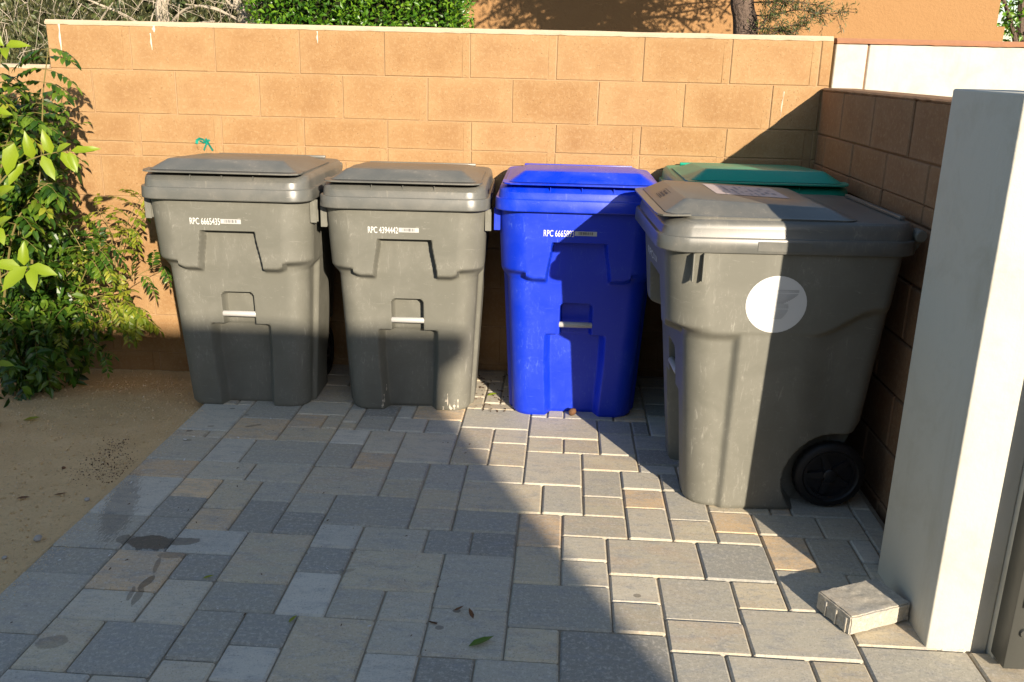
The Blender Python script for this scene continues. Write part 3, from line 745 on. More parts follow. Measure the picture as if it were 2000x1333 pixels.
def ycent(base_front): return base_front+(YC-.178)*SY
G1='wheeled bins lined up along the block wall'
b1=make_bin((-.133,ycent(-.645),-.004),R(.5),M_GREY,M_GREYLID,'grey wheeled bin at the left end, next to the leafy shrub, numbered 6665435','bin',G1,('RPC 6665435',.085),(1,SY,1.015))
b2=make_bin((.603,ycent(-.63),-.002),R(1.5),M_GREY,M_GREYLID,'grey wheeled bin beside the blue one, numbered 4394442, white splashes at its foot','bin',G1,('RPC 4394442',.085),(.985,SY,.993))
b3=make_bin((1.342,ycent(-.635),0),R(0),M_BLUE,M_BLUELID,'bright blue wheeled bin half in shadow, numbered 6665893','bin',G1,('RPC 6665893',.092),(.985,SY,1))
b4=make_bin((2.085,-.385,0),R(0),M_GREEN,M_GREENLID,'green lidded wheeled bin in the wall corner, mostly hidden behind the sideways bin','bin',G1,None,(1,.92,1.022))
b5=make_bin((1.983,-1.176,0),R(-90+2.2),M_GREY,M_GREYLID,'grey wheeled bin turned sideways with a round white sticker, nearest the pillar','bin',None,('RPC',.085),(1.03,1.03,1.004))
# white splashes at the foot of the second bin
for x,z0,z1,w in ((-.118,.075,.035,.0022),(-.110,.115,.085,.0018),(-.123,.05,.018,.003),(-.127,.025,.012,.004),(.175,.09,.03,.0026),(.168,.06,.05,.006),(.185,.04,.012,.004),(.205,.035,.012,.005),(.155,.025,.010,.004),(.222,.06,.02,.0025),(.190,.025,.008,.007)):
    V=[];F=[]
    for i in range(6):
        f=i/5; z=z0+(z1-z0)*f; ww_=w*(.6+.5*math.sin(f*7+x*90))
        for sg in (-1,1):
            xx=x+sg*ww_; V.append((xx,front_y(xx,z)-.0012 if abs(xx)<.19 else front_y(xx,z)-.0012+.5*max(0,abs(xx)-.187)**2/.085,z))
    for i in range(5): F.append((2*i,2*i+1,2*i+3,2*i+2))
    link('paint_splash',mesh_py('splash',V,F),M_DRIP,b2)
# round sticker on the sideways bin's near side (its local +x face)
def side_x(y,z): return bW(z)+side_off(y,z)
SC=(.398,.773); SR=.098
def disc(name,rad,lift,n=40,rings=4):
    V=[(side_x(*SC)+lift,SC[0]-YC,SC[1])];F=[]
    for k in range(1,rings+1):
        for i in range(n):
            a=2*math.pi*i/n; y=SC[0]+rad*k/rings*math.cos(a); z=SC[1]+rad*k/rings*math.sin(a); V.append((side_x(y,z)+lift,y-YC,z))
    for i in range(n): F.append((0,1+i,1+(i+1)%n))
    for k in range(rings-1):
        for i in range(n): F.append((1+k*n+i,1+(k+1)*n+i,1+(k+1)*n+(i+1)%n,1+k*n+(i+1)%n))
    return mesh_py(name,V,F)
st=link('round_sticker',disc('sticker',SR,.0012),M_STICK,b5)
mb=MB(); rr=random.Random(3)
NL=30
for i in range(NL):
    f=i/(NL-1); z=SC[1]+.050-f*.098
    # right end follows a two-lobed outline
    if f<.45: ye=SC[0]+.068-.045*max(0,(f-.1)/.35)**1.5
    else: ye=SC[0]+.040*math.cos((f-.62)*2.6)
    half=math.sqrt(max(0,SR**2-(z-SC[1])**2)); ys=SC[0]-half+.006+rr.random()*.012
    if 0<i<NL-1 and rr.random()<.15: continue
    th=.0003 if 0<i<NL-1 else .0005
    blob=.0007 if f<.45 else .0005
    P=[(ys,z-th),(ye-.035,z-th),(ye-.035,z+th),(ys,z+th)]
    mb.add([(side_x(y,zz)+.0022,y-YC,zz) for y,zz in P],[(0,1,2,3)])
    P=[(ye-.035,z-th),(ye,z-blob),(ye,z+blob),(ye-.035,z+th)]
    mb.add([(side_x(y,zz)+.0022,y-YC,zz) for y,zz in P],[(0,1,2,3)])
link('sticker_print',mb.mesh('print'),M_FAINT,st)
# paper label on its lid top and printed panel on the lid's front slope
def top_z(y): return 1.1015+(1.0810-1.1015)*((y-.102)/(.556-.102))
def top_quad(x0,x1,y0,y1,lift): return [(x0,y0-YC,top_z(y0)+lift),(x1,y0-YC,top_z(y0)+lift),(x1,y1-YC,top_z(y1)+lift),(x0,y1-YC,top_z(y1)+lift)]
lb=link('paper_label',mesh_py('label',top_quad(-.19,.07,.235,.485,.0012),[(0,1,2,3)]),M_LABEL,b5)
mb=MB(); rr=random.Random(5)
for i in range(9):
    y=.27+i*.022; x=-.15
    while x<.045:
        l=rr.uniform(.008,.03)
        if rr.random()<.62: mb.add(top_quad(x,min(x+l,.052),y,y+(.007 if i<6 else .013),.0024),[(0,1,2,3)])
        x+=l+.005
tag(link('label_print',mb.mesh('label_print'),M_FAINT2,lb),kind='stuff')
def slope_pt(x,s,lift):
    y=.030+(.094-.030)*s; z=1.062+(1.099-1.062)*s; n=Vector((0,-.037,.064)).normalized()*lift
    return (x,y+n.y-YC,z+n.z)
mb=MB()
for (x0,x1,s0,s1) in ((-.06,.05,.80,.83),(-.06,.05,.30,.33),(-.06,-.057,.33,.80),(-.04,-.01,.62,.72),(0,.035,.62,.72),(-.045,-.02,.46,.56),(-.012,.008,.46,.56),(.015,.04,.46,.56),(-.04,.03,.36,.41)):
    mb.add([slope_pt(x0,s0,.0014),slope_pt(x1,s0,.0014),slope_pt(x1,s1,.0014),slope_pt(x0,s1,.0014)],[(0,1,2,3)])
link('moulded_print',mb.mesh('moulded_print'),M_PRINT,b5)
# ================================================================== PLANTS
prn = random.Random(21)
def leaf(mb, p, d, nrm, ln, wd, fold=.35, curl=.25, seg=3):
    d=d.normalized(); s=d.cross(nrm)
    if s.length<1e-4: s=d.cross(Vector((1,0,0)))
    s.normalize(); n=s.cross(d).normalized()
    if seg==3: prof=((.0,.06),(.30,.88),(.68,.72),(1,.0))
    else: prof=((.0,.05),(.45,1.0),(1,.0))
    V=[];F=[]
    for t,w in prof:
        c=p+d*(ln*t)-n*(curl*ln*t*t); V+= [c-s*(wd*.5*w)+n*(fold*wd*.5*w), c, c+s*(wd*.5*w)+n*(fold*wd*.5*w)]
    for i in range(len(prof)-1):
        a=3*i
        if i==len(prof)-2: F += [(a,a+1,a+4),(a+1,a+2,a+4)]
        else: F += [(a,a+1,a+4,a+3),(a+1,a+2,a+5,a+4)]
    mb.add(V,F)
def rvec(r=prn): return Vector((r.gauss(0,1),r.gauss(0,1),r.gauss(0,1))).normalized()
def bez(pts, n):
    P=[Vector(p) for p in pts]; out=[]
    for i in range(n):
        t=i/(n-1)*(len(P)-1); k=min(int(t),len(P)-2); f=t-k
        p0=P[max(k-1,0)];p1=P[k];p2=P[k+1];p3=P[min(k+2,len(P)-1)]
        out.append(.5*((2*p1)+(-p0+p2)*f+(2*p0-5*p1+4*p2-p3)*f*f+(-p0+3*p1-3*p2+p3)*f*f*f))
    return out
def pinnate(mb, st, p, d, ln, pairs, lw, droop=.5, ll=None):
    """feather of paired leaflets along a drooping stalk"""
    d=d.normalized(); pts=[]; q=p.copy(); dd=d.copy(); N=pairs+1
    for i in range(N+1):
        pts.append(q.copy()); dd=(dd+Vector((0,0,-droop/N))).normalized(); q=q+dd*(ln/N)
    V,F=tube_pts(pts,[.0016*(1-.6*i/N) for i in range(N+1)],4,False); st.add(V,F)
    side=d.cross(Vector((0,0,1)))
    if side.length<.05: side=Vector((1,0,0))
    side.normalize(); ll=ll or ln*.42
    for i in range(1,N+1):
        t=(pts[i]-pts[i-1]).normalized(); up=side.cross(t).normalized()
        k=ll*(1-.35*abs(i/N-.45)*2*.6)*prn.uniform(.85,1.1)
        if i==N: leaf(mb,pts[i],t,up+rvec()*.2,k*1.1,lw,.3,.25)
        else:
            for s in (-1,1): leaf(mb,pts[i]+t*prn.uniform(-.003,.003),side*s*.85+t*.55+rvec()*.12-Vector((0,0,.15)),up+rvec()*.25,k,lw,.3,.3)
# ---- dark shrub against the wall
sh = empty('leafy_shrub',(-1.25,-.42,-.06),0,'dense green shrub with feathery leaflets growing against the left end of the wall','shrub')
dk=MB(); ol=MB(); st=MB(); core=MB()
stems=[]
base=Vector((-1.28,-.40,-.07))
def stem(pts, r0, r1, n=12, mbx=None):
    c=bez(pts,n); V,F=tube_pts(c,[r0+(r1-r0)*i/(n-1) for i in range(n)],6,False); (mbx or st).add(V,F); return c
HULL=[(-.07,-1.06),(.13,-1.0),(.39,-.99),(.63,-1.02),(.86,-1.06),(1.09,-1.05),(1.31,-1.12),(1.46,-1.25),(1.56,-1.4)]
def hull_x(z):
    for (z0,x0),(z1,x1) in zip(HULL,HULL[1:]):
        if z0<=z<=z1: return x0+(x1-x0)*(z-z0)/(z1-z0)
    return -1.3
for k in range(27):
    z=prn.uniform(.05,1.4); hx=hull_x(z); x=hx-abs(prn.gauss(0,.16))-.02; y=-.36+prn.gauss(0,.16); y=min(y,-.06)
    c=stem([base+Vector((prn.gauss(0,.08),prn.gauss(0,.06),0)),base+Vector(((x-base.x)*.25,(y+.4)*.4,z*.55)),Vector((x,y,z))],.008,.002)
    stems.append(c)
    for i in range(3,12):
        for _ in range(2):
            p=c[i]+rvec()*.03; d=(Vector((p.x+1.25,p.y+.3,.15)).normalized()*.5+rvec()*.8)
            pinnate(dk,st,p,d,prn.uniform(.10,.17),prn.choice((3,4,4,5)),prn.uniform(.020,.030),prn.uniform(.3,.9))
# loose fill so the depth of the shrub stays leafy
for k in range(1300):
    z=prn.uniform(-.04,1.36); hx=hull_x(z); x=hx-.01-abs(prn.gauss(0,.20)); y=-.34+prn.gauss(0,.15)
    if y>-.04: continue
    leaf(dk,Vector((x,y,z)),rvec()+Vector((.2,-.3,-.3)),rvec()+Vector((0,-.5,.9)),prn.uniform(.045,.085),prn.uniform(.022,.038),.3,.3)
# thin upper part on the left
c=stem([(-1.16,-.48,.55),(-1.091,-.5,.821),(-1.045,-.5,1.027),(-1.009,-.5,1.226),(-.983,-.5,1.377),(-.94,-.5,1.535)],.006,.0018,18)
for i in range(3,18):
    for s in (-1,1):
        d=Vector((s*prn.uniform(.6,1),-.4*prn.random(),prn.uniform(.0,.5))); pinnate(dk,st,c[i],d,prn.uniform(.11,.15),4,prn.uniform(.022,.030),.9)
for pts in ([(-1.3,-.5,.5),(-1.24,-.55,.9),(-1.20,-.55,1.2),(-1.17,-.55,1.42)],[(-1.3,-.5,.6),(-1.17,-.6,1.0),(-1.10,-.6,1.18),(-1.04,-.6,1.26)],[(-1.3,-.5,.4),(-1.15,-.6,.75),(-1.03,-.62,.92),(-.95,-.62,.98)],[(-1.3,-.5,.7),(-1.28,-.6,1.1),(-1.26,-.6,1.35),(-1.22,-.6,1.52)]):
    c=stem(pts,.006,.002,16)
    for i in range(4,16):
        for s in (-1,1):
            d=Vector((s*prn.uniform(.5,1),-.6*prn.random(),prn.uniform(-.1,.5))); pinnate(dk if prn.random()<.7 else ol,st,c[i],d,prn.uniform(.10,.15),prn.choice((3,4)),prn.uniform(.026,.036),.9,.062)
# sunlit yellow-green sprays reaching to the right
def spray(pts,n,mbx,l0,l1,lw,start=2,pairs=5,per=2,drp=.7,r0=.004):
    c=stem(pts,r0,.0015,n)
    for i in range(start,n):
        t=(c[i]-c[i-1]).normalized()
        for s in range(per):
            sd=t.cross(Vector((0,1,0))).normalized()*(1 if (i+s)%2 else -1)
            pinnate(mbx,st,c[i]+t*prn.uniform(-.01,.01),sd*prn.uniform(.6,1)+t*.6+Vector((0,prn.uniform(-.7,.1),0)),prn.uniform(l0,l1),prn.choice((pairs-1,pairs)),lw*prn.uniform(.8,1.2),drp)
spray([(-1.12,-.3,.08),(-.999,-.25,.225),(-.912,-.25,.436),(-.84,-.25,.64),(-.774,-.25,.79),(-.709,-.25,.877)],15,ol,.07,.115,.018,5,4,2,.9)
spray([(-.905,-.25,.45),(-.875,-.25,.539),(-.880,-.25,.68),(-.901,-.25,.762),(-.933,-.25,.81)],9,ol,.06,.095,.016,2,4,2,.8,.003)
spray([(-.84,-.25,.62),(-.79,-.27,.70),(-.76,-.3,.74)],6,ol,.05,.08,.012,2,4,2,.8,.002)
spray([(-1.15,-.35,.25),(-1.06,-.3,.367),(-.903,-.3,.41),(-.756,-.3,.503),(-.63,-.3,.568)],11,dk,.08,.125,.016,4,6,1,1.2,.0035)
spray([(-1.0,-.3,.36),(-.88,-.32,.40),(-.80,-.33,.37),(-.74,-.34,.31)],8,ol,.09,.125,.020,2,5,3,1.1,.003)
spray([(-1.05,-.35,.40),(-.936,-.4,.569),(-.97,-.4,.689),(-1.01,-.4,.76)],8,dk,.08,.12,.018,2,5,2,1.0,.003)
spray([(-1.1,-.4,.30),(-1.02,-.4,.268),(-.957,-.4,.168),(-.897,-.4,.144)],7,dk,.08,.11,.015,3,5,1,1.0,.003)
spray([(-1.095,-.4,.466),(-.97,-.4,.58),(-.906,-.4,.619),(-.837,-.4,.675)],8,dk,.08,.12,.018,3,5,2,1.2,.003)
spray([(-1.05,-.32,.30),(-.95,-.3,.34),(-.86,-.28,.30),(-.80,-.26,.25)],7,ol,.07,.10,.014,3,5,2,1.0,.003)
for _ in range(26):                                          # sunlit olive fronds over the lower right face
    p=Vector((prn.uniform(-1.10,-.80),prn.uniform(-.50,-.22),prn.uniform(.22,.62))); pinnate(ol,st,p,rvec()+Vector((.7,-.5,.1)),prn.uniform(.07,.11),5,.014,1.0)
o=link('foliage',dk.mesh('foliage'),M_LEAF); to_parent(o,sh); tag(o,kind='stuff')
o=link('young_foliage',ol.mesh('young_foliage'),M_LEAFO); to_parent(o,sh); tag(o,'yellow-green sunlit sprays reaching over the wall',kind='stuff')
o=link('stems',st.mesh('stems'),M_STEM); to_parent(o,sh)
# ---- broad-leaved sapling nearest the camera
sp = empty('citrus_sapling',(-1.02,-.95,-.03),0,'young sapling with broad bright yellow-green leaves at the left edge','sapling')
cs=MB()
def tw(*pts,r=.004):
    return stem(pts,r,.0012,9,cs)
tw((-1.12,-.95,-.02),(-1.08,-.95,.5),(-1.03,-.95,.95),(-.95,-.95,1.30),(-.87,-.95,1.54),r=.009)
tw((-1.03,-.95,.95),(-.90,-.94,1.08),(-.76,-.94,1.14),(-.63,-.94,1.155)); tw((-1.06,-.95,.6),(-.98,-.95,.66),(-.88,-.96,.69)); tw((-1.09,-.95,.15),(-1.08,-.95,.27)); tw((-1.0,-.95,1.1),(-.94,-.96,1.16),(-.868,-.97,1.18)); tw((-1.04,-.95,.82),(-.99,-.95,.85))
BIG=[((-.868,-.97,1.18),(-.25,-.35,-.9),.115,.062),((-.88,-.96,.69),(.95,-.2,-.1),.10,.050),((-.89,-.96,.69),(-.55,-.5,-.45),.12,.066),((-.90,-.96,.695),(.15,-.2,.9),.085,.045),((-.92,-.96,.69),(-.9,-.3,.2),.09,.05),((-.87,-.96,.685),(.3,-.7,-.5),.09,.05),
 ((-.87,-.95,1.54),(-.5,-.3,.6),.085,.045),((-.86,-.95,1.54),(.8,-.3,.2),.08,.036),((-.88,-.95,1.53),(-.9,-.2,-.1),.08,.04),((-.86,-.95,1.535),(.3,-.8,-.2),.07,.035),
 ((-.70,-.94,1.15),(.6,-.3,-.7),.085,.042),((-.66,-.94,1.155),(.9,-.2,.15),.085,.034),((-.63,-.94,1.155),(.95,-.1,.25),.07,.028),((-.74,-.94,1.14),(-.1,-.4,.9),.085,.042),((-.78,-.94,1.135),(.5,-.3,-.8),.10,.045),((-.82,-.94,1.12),(.1,-.5,.85),.09,.045),((-.86,-.94,1.10),(-.4,-.6,-.6),.09,.048),((-.72,-.94,1.15),(.75,-.4,.55),.07,.035),((-.67,-.94,1.15),(.5,-.4,-.85),.075,.036),
 ((-.99,-.95,.85),(.6,-.4,.5),.08,.042),((-1.0,-.95,.85),(.5,-.5,-.5),.08,.042),((-1.08,-.95,.27),(.9,-.3,.1),.07,.03),((-.95,-.95,1.30),(.8,-.4,.1),.075,.036),((-.93,-.95,1.33),(-.7,-.4,.4),.08,.04),((-.98,-.95,1.22),(.7,-.5,-.4),.08,.04),((-1.03,-.95,1.0),(-.5,-.5,.6),.09,.05),((-.96,-.96,.98),(.6,-.5,.4),.08,.042)]
for i,(p,d,l,w) in enumerate(BIG):
    mb=MB(); dv=Vector(d); leaf(mb,Vector(p),dv,Vector((.25,-.75,.55))+rvec()*.15,l*1.10,w*1.12,prn.uniform(.15,.45),prn.uniform(.1,.5))
    me=mb.mesh('leaf'); bm=bmesh.new(); bm.from_mesh(me); bmesh.ops.subdivide_edges(bm,edges=list(bm.edges),cuts=1,use_grid_fill=True,smooth=.6); bm.to_mesh(me); bm.free(); me.polygons.foreach_set('use_smooth',[True]*len(me.polygons))
    o=link('leaf',me,M_LEAFB); to_parent(o,sp)
o=link('stems',cs.mesh('stems'),M_STEM); to_parent(o,sp)

# ---- clipped hedge behind the wall
hd = empty('clipped_hedge',(-.0,1.5,-.1),0,'clipped bright green hedge rising above the middle of the wall','hedge')
hm=MB()
def hedge_face(n,xr,yr,zr,dirv,mbx,l0,l1):
    for _ in range(n):
        p=Vector((prn.uniform(*xr),prn.uniform(*yr),prn.uniform(*zr)))
        leaf(mbx,p,rvec()+Vector(dirv)*.8+Vector((0,0,.35)),rvec()*.8+Vector(dirv)+Vector((0,0,.7)),prn.uniform(l0,l1),prn.uniform(l0,l1)*.5,.3,.2,2)
hedge_face(5200,(-.62,.645),(1.08,1.30),(1.45,2.12),(0,-1,.2),hm,.028,.046)
hedge_face(700,(.60,.668),(1.08,1.9),(1.45,2.12),(1,-.3,.2),hm,.028,.046)
hedge_face(1500,(-.62,.65),(1.08,1.9),(2.05,2.16),(0,-.3,1),hm,.028,.046)
o=link('foliage',hm.mesh('hedge_foliage'),M_HEDGE); to_parent(o,hd); tag(o,kind='stuff')
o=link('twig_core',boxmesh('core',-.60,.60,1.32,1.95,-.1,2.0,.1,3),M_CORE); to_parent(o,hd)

# ---- grey-green drooping tree with pale branches, far left
wl = empty('drooping_tree',(-1.5,2.1,-.1),0,'drooping grey-green tree with pale bare branches above the left end of the wall','tree')
wb=MB(); wf=MB(); wt=MB()
def lb(mbx,pts,r0,r1,n=14):
    c=bez(pts,n); V,F=tube_pts(c,[r0+(r1-r0)*i/(n-1) for i in range(n)],7,False); mbx.add(V,F); return c
lb(wt,[(-1.45,2.1,-.1),(-1.40,2.0,.9),(-1.385,1.8,1.70),(-1.36,1.8,1.95),(-1.2,1.9,2.8)],.06,.03)
lb(wt,[(-.72,1.95,-.1),(-.76,1.8,1.2),(-.80,1.7,1.70),(-.86,1.7,1.93),(-1.0,1.8,2.8)],.045,.02)
for pts in ([(-1.39,1.8,1.62),(-1.60,1.7,1.76),(-1.85,1.65,1.87),(-2.2,1.6,2.1)],[(-1.385,1.8,1.66),(-1.2,1.7,1.80),(-1.0,1.65,1.82),(-.83,1.6,1.745)],[(-.80,1.7,1.72),(-.95,1.6,1.80),(-1.15,1.6,1.83)],[(-1.38,1.8,1.74),(-1.30,1.75,1.90),(-1.1,1.7,2.1)],[(-.82,1.7,1.78),(-.90,1.65,1.86),(-.96,1.6,2.0)],[(-1.8,1.7,1.55),(-1.75,1.65,1.70),(-1.62,1.6,1.83)],[(-1.4,1.8,1.60),(-1.15,1.6,1.70),(-.95,1.55,1.73)]):
    lb(wb,pts,.011,.004)
for k in range(1500):
    x=prn.uniform(-2.9,-.55); y=prn.uniform(1.35,2.5); z=prn.uniform(1.40,2.5)
    q=Vector((x,y,z)); d=Vector((prn.gauss(0,.35),prn.gauss(0,.3),-1)); 
    L_=prn.uniform(.10,.26); n=int(L_/.012)
    dens = .25 if (-1.50<x<-1.28 or -.92<x<-.80) else 1
    if prn.random()>dens: continue
    for i in range(n):
        q=q+d.normalized()*.012; d+=Vector((prn.gauss(0,.05),prn.gauss(0,.05),-.02))
        leaf(wf,q,rvec()*.8+d,rvec()+Vector((0,-.6,.5)),prn.uniform(.022,.042),prn.uniform(.004,.0065),.2,.2,2)
for k in range(200):
    x=prn.uniform(-2.5,-.6); y=prn.uniform(1.4,2.2); z=prn.uniform(1.5,2.2); p=Vector((x,y,z)); lb(wb,[p,p+Vector((prn.gauss(0,.08),prn.gauss(0,.05),prn.uniform(-.2,.12))),p+Vector((prn.gauss(0,.16),prn.gauss(0,.1),prn.uniform(-.35,.2)))],.0026,.001,7)
o=link('crown',wf.mesh('willow_crown'),M_WILLOW); to_parent(o,wl); tag(o,kind='stuff')
o=link('trunk',wt.mesh('willow_trunks'),M_PALEBARK); to_parent(o,wl)
o=link('branches',wb.mesh('willow_branches'),M_PALEBARK); to_parent(o,wl); tag(o,kind='stuff')
# far dark greenery behind it so no bare sky shows between the drooping sprays
fr = empty('far_shrubbery',(-2.0,4.6,-.1),0,'dark shrubbery showing through behind the drooping tree','shrub')
fm=MB()
for _ in range(5200):
    p=Vector((prn.uniform(-5.2,.05),prn.uniform(3.6,4.6),prn.uniform(.9,3.2))); leaf(fm,p,rvec(),rvec()+Vector((0,-1,.6)),prn.uniform(.07,.14),prn.uniform(.035,.06),.3,.2,2)
o=link('foliage',fm.mesh('far_foliage'),M_FINE); to_parent(o,fr); tag(o,kind='stuff')
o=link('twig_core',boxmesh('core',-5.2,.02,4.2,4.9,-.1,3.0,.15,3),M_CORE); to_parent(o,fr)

# ---- tree with rough bark in front of the stucco house
tr = empty('rough_barked_tree',(2.55,2.3,-.12),0,'dark rough barked tree trunk in front of the tan house with fine narrow leaves','tree')
def bark_trunk():
    c=bez([(2.60,2.3,-.12),(2.58,2.3,.8),(2.535,2.3,1.73),(2.485,2.3,1.97),(2.42,2.3,2.5),(2.30,2.3,3.1)],60); V=[];F=[];n=40
    for i,p in enumerate(c):
        r=.098-.035*i/59
        for k in range(n):
            a=2*math.pi*k/n; rr=r*(1+.10*mnoise.noise((math.cos(a)*3.5,math.sin(a)*3.5,p.z*2.2))+.13*abs(mnoise.noise((math.cos(a)*9+p.z*.8,math.sin(a)*9,p.z*1.6)))); V.append((p.x+rr*math.cos(a),p.y+rr*math.sin(a),p.z))
    for i in range(59):
        for k in range(n): F.append((i*n+k,i*n+(k+1)%n,(i+1)*n+(k+1)%n,(i+1)*n+k))
    return mesh_py('trunk',V,F,60)
o=link('trunk',bark_trunk(),M_BARK); to_parent(o,tr)
tb=MB(); tf=MB(); tl=MB()
def fine_spray(pts,n,ln,wd,mbx,per=3):
    c=lb(tb,pts,.006,.0016,n)
    for i in range(3,n):
        t=(c[i]-c[i-1]).normalized()
        for _ in range(per):
            q=c[i]+t*prn.uniform(-.02,.02); d=(t*.7+rvec()*.7).normalized(); k=prn.uniform(.06,.15); pts2=[q,q+d*k*.5,q+d*k+Vector((0,0,-.02))]; V,F=tube_pts(pts2,.0012,3,False); tb.add(V,F)
            for j in range(6):
                u=q+d*k*(j+1)/6; leaf(mbx,u,d*.5+rvec()*.7,rvec()+Vector((0,-.5,.6)),ln*prn.uniform(.7,1.2),wd,.2,.25,2)
for pts in ([(2.50,2.28,1.88),(2.64,2.15,1.86),(2.82,2.1,1.90),(2.98,2.1,1.88),(3.12,2.12,1.885)],[(2.52,2.28,1.78),(2.66,2.15,1.78),(2.80,2.1,1.80),(2.93,2.1,1.86)],[(2.5,2.28,1.95),(2.66,2.15,1.95),(2.80,2.1,1.95),(2.95,2.1,1.93)],[(2.5,2.28,1.66),(2.62,2.15,1.72),(2.72,2.1,1.76),(2.80,2.1,1.74)],[(2.5,2.28,2.05),(2.62,2.15,2.02),(2.75,2.1,1.98)],[(2.53,2.2,1.70),(2.60,2.12,1.80),(2.66,2.1,1.90),(2.70,2.1,2.0)]):
    fine_spray(pts,16,.040,.0068,tf,4)
# crown out of sight above, which dapples the house wall
for k in range(90):
    a=Vector((2.40+prn.gauss(0,.05),2.3,prn.uniform(2.35,3.0))); b=Vector((prn.uniform(.9,3.7),2.3+prn.uniform(-.7,1.0),prn.uniform(2.18,3.3))); m=(a+b)/2+Vector((0,0,prn.uniform(.0,.3)))
    c=lb(tb,[a,m,b],.022,.005,14)
    for i in range(4,14):
        for _ in range(14):
            p=c[i]+rvec()*prn.uniform(.02,.15); leaf(tl,p,rvec()+Vector((0,0,-.5)),rvec(),prn.uniform(.05,.085),prn.uniform(.014,.022),.2,.2,2)
o=link('crown',tf.mesh('fine_foliage'),M_FINE); to_parent(o,tr); tag(o,kind='stuff')
o=link('crown',tl.mesh('upper_foliage'),M_FINE); to_parent(o,tr); tag(o,kind='stuff')
o=link('branches',tb.mesh('branches'),M_BARK); to_parent(o,tr); tag(o,kind='stuff')
# ---- tree beyond the house corner
ft = empty('far_tree',(7.4,8.6,-.12),0,'leafy green tree beyond the right corner of the tan house','tree')
fb=MB(); ff=MB()
lb(fb,[(7.5,8.6,-.12),(7.45,8.6,1.4),(7.3,8.5,2.2),(7.1,8.4,3.4)],.09,.04); lb(fb,[(7.4,8.6,1.7),(7.15,8.4,2.1),(6.9,8.3,2.5)],.04,.02)
for _ in range(11000):
    p=Vector((prn.uniform(6.2,9.5),prn.uniform(8.0,9.6),prn.uniform(1.2,4.2))); leaf(ff,p,rvec(),rvec()+Vector((0,-.6,.6)),prn.uniform(.06,.11),prn.uniform(.03,.05),.3,.2,2)
o=link('trunk',fb.mesh('far_trunk'),M_BARK); to_parent(o,ft)
o=link('crown',ff.mesh('far_crown'),M_HEDGE); to_parent(o,ft); tag(o,kind='stuff')

# ================================================================== SMALL THINGS ON THE GROUND
def ground_leaf(x,y,ln,wd,rz,mat,label,z=.003,curl=-.12,fold=.4):
    mb=MB(); leaf(mb,Vector((-ln/2,0,0)),Vector((1,0,.02)),Vector((0,0,1)),ln,wd,fold,curl)
    me=mb.mesh('fallen_leaf'); bm=bmesh.new(); bm.from_mesh(me); bmesh.ops.subdivide_edges(bm,edges=list(bm.edges),cuts=1,use_grid_fill=True,smooth=.5); bm.to_mesh(me); bm.free(); me.polygons.foreach_set('use_smooth',[True]*len(me.polygons))
    o=link('fallen_leaf',me,mat); o.location=(x,y,z); o.rotation_euler=(prn.gauss(0,.08),prn.gauss(0,.05),rz); return tag(o,label,'leaf','leaves fallen on the ground')
ground_leaf(1.069,-2.343,.078,.030,.55,M_LEAF,'pointed green leaf fallen on the shaded pavers near the bottom centre')
ground_leaf(.529,-2.275,.034,.014,1.1,M_LEAFO,'small pale green leaf fallen on a paver joint')
ground_leaf(.215,-2.08,.034,.014,.3,M_LEAFO,'tiny curled green leaf on the pavers nearest the wet stain')
ground_leaf(-1.019,-.86,.075,.035,.2,M_LEAFO,'olive leaf lying on the soil below the shrub',soil_z(-1.019,-.86)+.006)
ground_leaf(-.516,-1.567,.045,.018,.3,M_BROWN,'brown dry leaf on the soil near the patio edge',soil_z(-.516,-1.567)+.004)
ground_leaf(-.632,-1.606,.05,.02,.1,M_BROWN,'curled dry leaf on the soil at the left edge',soil_z(-.632,-1.606)+.005)
ground_leaf(.97,-.40,.05,.02,.4,M_LEAFB,'bright green leaf on the sunny pavers between the grey and blue bins')
ground_leaf(.992,-2.196,.030,.014,.1,M_BROWN,'curled brown leaf scrap beside the pointed green leaf, the left one of two',.005,-.5)
ground_leaf(1.03,-2.226,.026,.016,2.2,M_BROWN,'crumpled brown husk beside the pointed green leaf, the right one of two',.006,-.8,.8)
def pebble(x,y,s,label,z=None,mat=M_STONE):
    bm=bmesh.new(); bmesh.ops.create_icosphere(bm,subdivisions=3,radius=1)
    for v in bm.verts: v.co=v.co*(1+.22*mnoise.noise(v.co*1.3+Vector((x*9,y*9,0)))); v.co=Vector((v.co.x*s*1.3,v.co.y*s,v.co.z*s*.75))
    o=link('pebble',mesh_bm('pebble',bm,80),mat); o.location=(x,y,(soil_z(x,y) if z is None else z)+s*.45); o.rotation_euler=(0,0,prn.random()*6); return tag(o,label,'stone','stones on the soil bed')
pebble(-.425,-1.885,.013,'grey pebble on the soil beside the patio edge, the largest one')
pebble(-.403,-1.60,.009,'small pale pebble against the patio edge by the wet streak')
pebble(-.62,-1.35,.007,'small brown pebble in the middle of the soil bed',mat=M_BROWN)
pebble(-.47,-2.0,.007,'tiny pale pebble at the patio edge near the lower left')
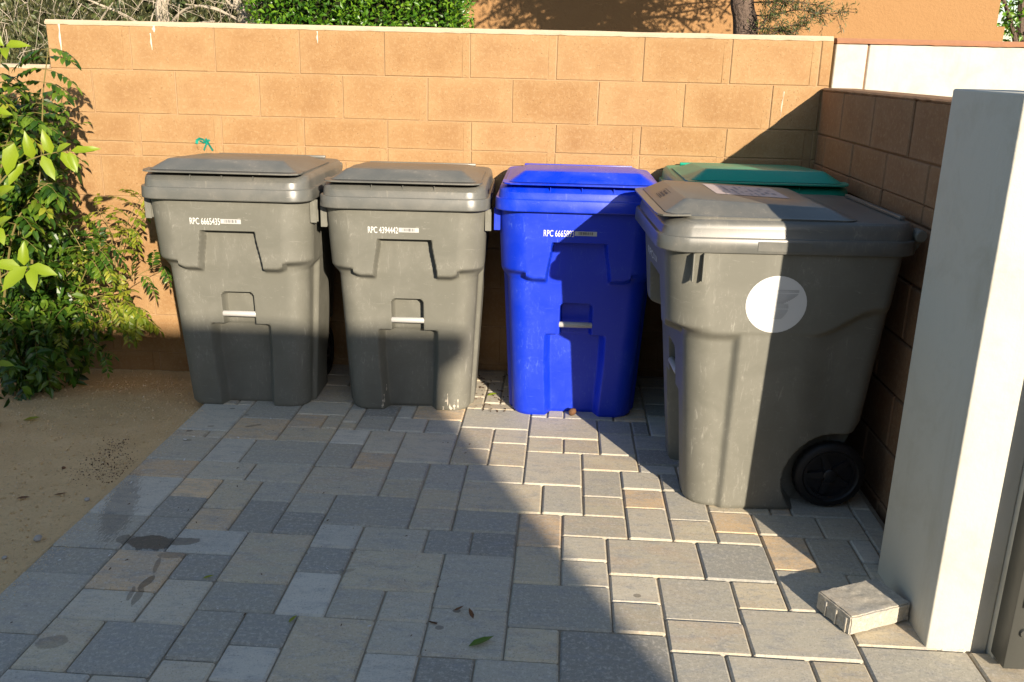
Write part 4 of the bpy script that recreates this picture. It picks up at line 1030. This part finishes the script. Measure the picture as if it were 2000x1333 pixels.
# dried seed pod at the foot of the blue bin
bm=bmesh.new(); bmesh.ops.create_icosphere(bm,subdivisions=3,radius=1)
for v in bm.verts:
    v.co*= (1+.18*mnoise.noise(v.co*2.2)); v.co=Vector((v.co.x*.017,v.co.y*.014,v.co.z*.020))
sd=link('seed_pod',mesh_bm('pod',bm,80),M_BROWN); sd.location=(1.347,-.625,.019); sd.rotation_euler=(.5,.3,.4); tag(sd,'brown dried seed pod at the foot of the blue bin','seed pod')
mb=MB()
for k in range(150):
    x=prn.uniform(-.3,1.0); y=prn.uniform(-2.4,-.75); 
    if k>70: x=prn.uniform(.85,1.05); y=prn.uniform(-.62,-.1)
    a=prn.random()*6; l=prn.uniform(.002,.006 if k<70 else .014); w=l*prn.uniform(.2,.4); d=Vector((math.cos(a),math.sin(a),0)); s=Vector((-d.y,d.x,0)); p=Vector((x,y,.003))
    mb.add([p-d*l-s*w,p+d*l-s*w*.6,p+d*l*.8+s*w+Vector((0,0,.002)),p-d*l+s*w*.7],[(0,1,2,3)])
tag(link('leaf_crumbs',mb.mesh('crumbs'),M_LITTER),'tiny leaf crumbs scattered over the pavers',None,None,'stuff')
mb=MB()
for (x,y,l) in ((-.26,-1.06,.010),(-.235,-1.03,.005),(-.30,-1.47,.009),(-.05,-1.02,.008),(-.185,-1.255,.008),(-.02,-1.17,.008),(-.28,-2.02,.004),(-.14,-1.98,.005),(.56,-2.0,.005),(.30,-2.24,.004),(.75,-2.29,.005),(.02,-.80,.006),(1.36,-.62,.008)):
    a=prn.random()*6; d=Vector((math.cos(a),math.sin(a),0))*l; s=Vector((-d.y,d.x,0))*.3; p=Vector((x,y,.0035)); mb.add([p-d-s,p+d-s,p+d+s+Vector((0,0,.002)),p-d+s],[(0,1,2,3)])
tag(link('white_petals',mb.mesh('petals'),M_STICK),'tiny white petal flecks on the pavers',None,None,'stuff')

mb=MB()
for k in range(900):
    y=prn.uniform(-2.6,-.7); e=-.333+.015*y; x=e+abs(prn.gauss(0,.035))-.004; s_=prn.uniform(.0008,.0026); z=.0012
    mb.add([(x-s_,y,z),(x,y-s_,z),(x+s_,y,z),(x,y+s_,z),(x,y,z+s_*1.1)],[(0,1,4),(1,2,4),(2,3,4),(3,0,4)])
tag(link('spilled_sand',mb.mesh('spilled_sand'),M_GRAIN),'grains of soil spilled over the left edge of the pavers',None,None,'stuff')
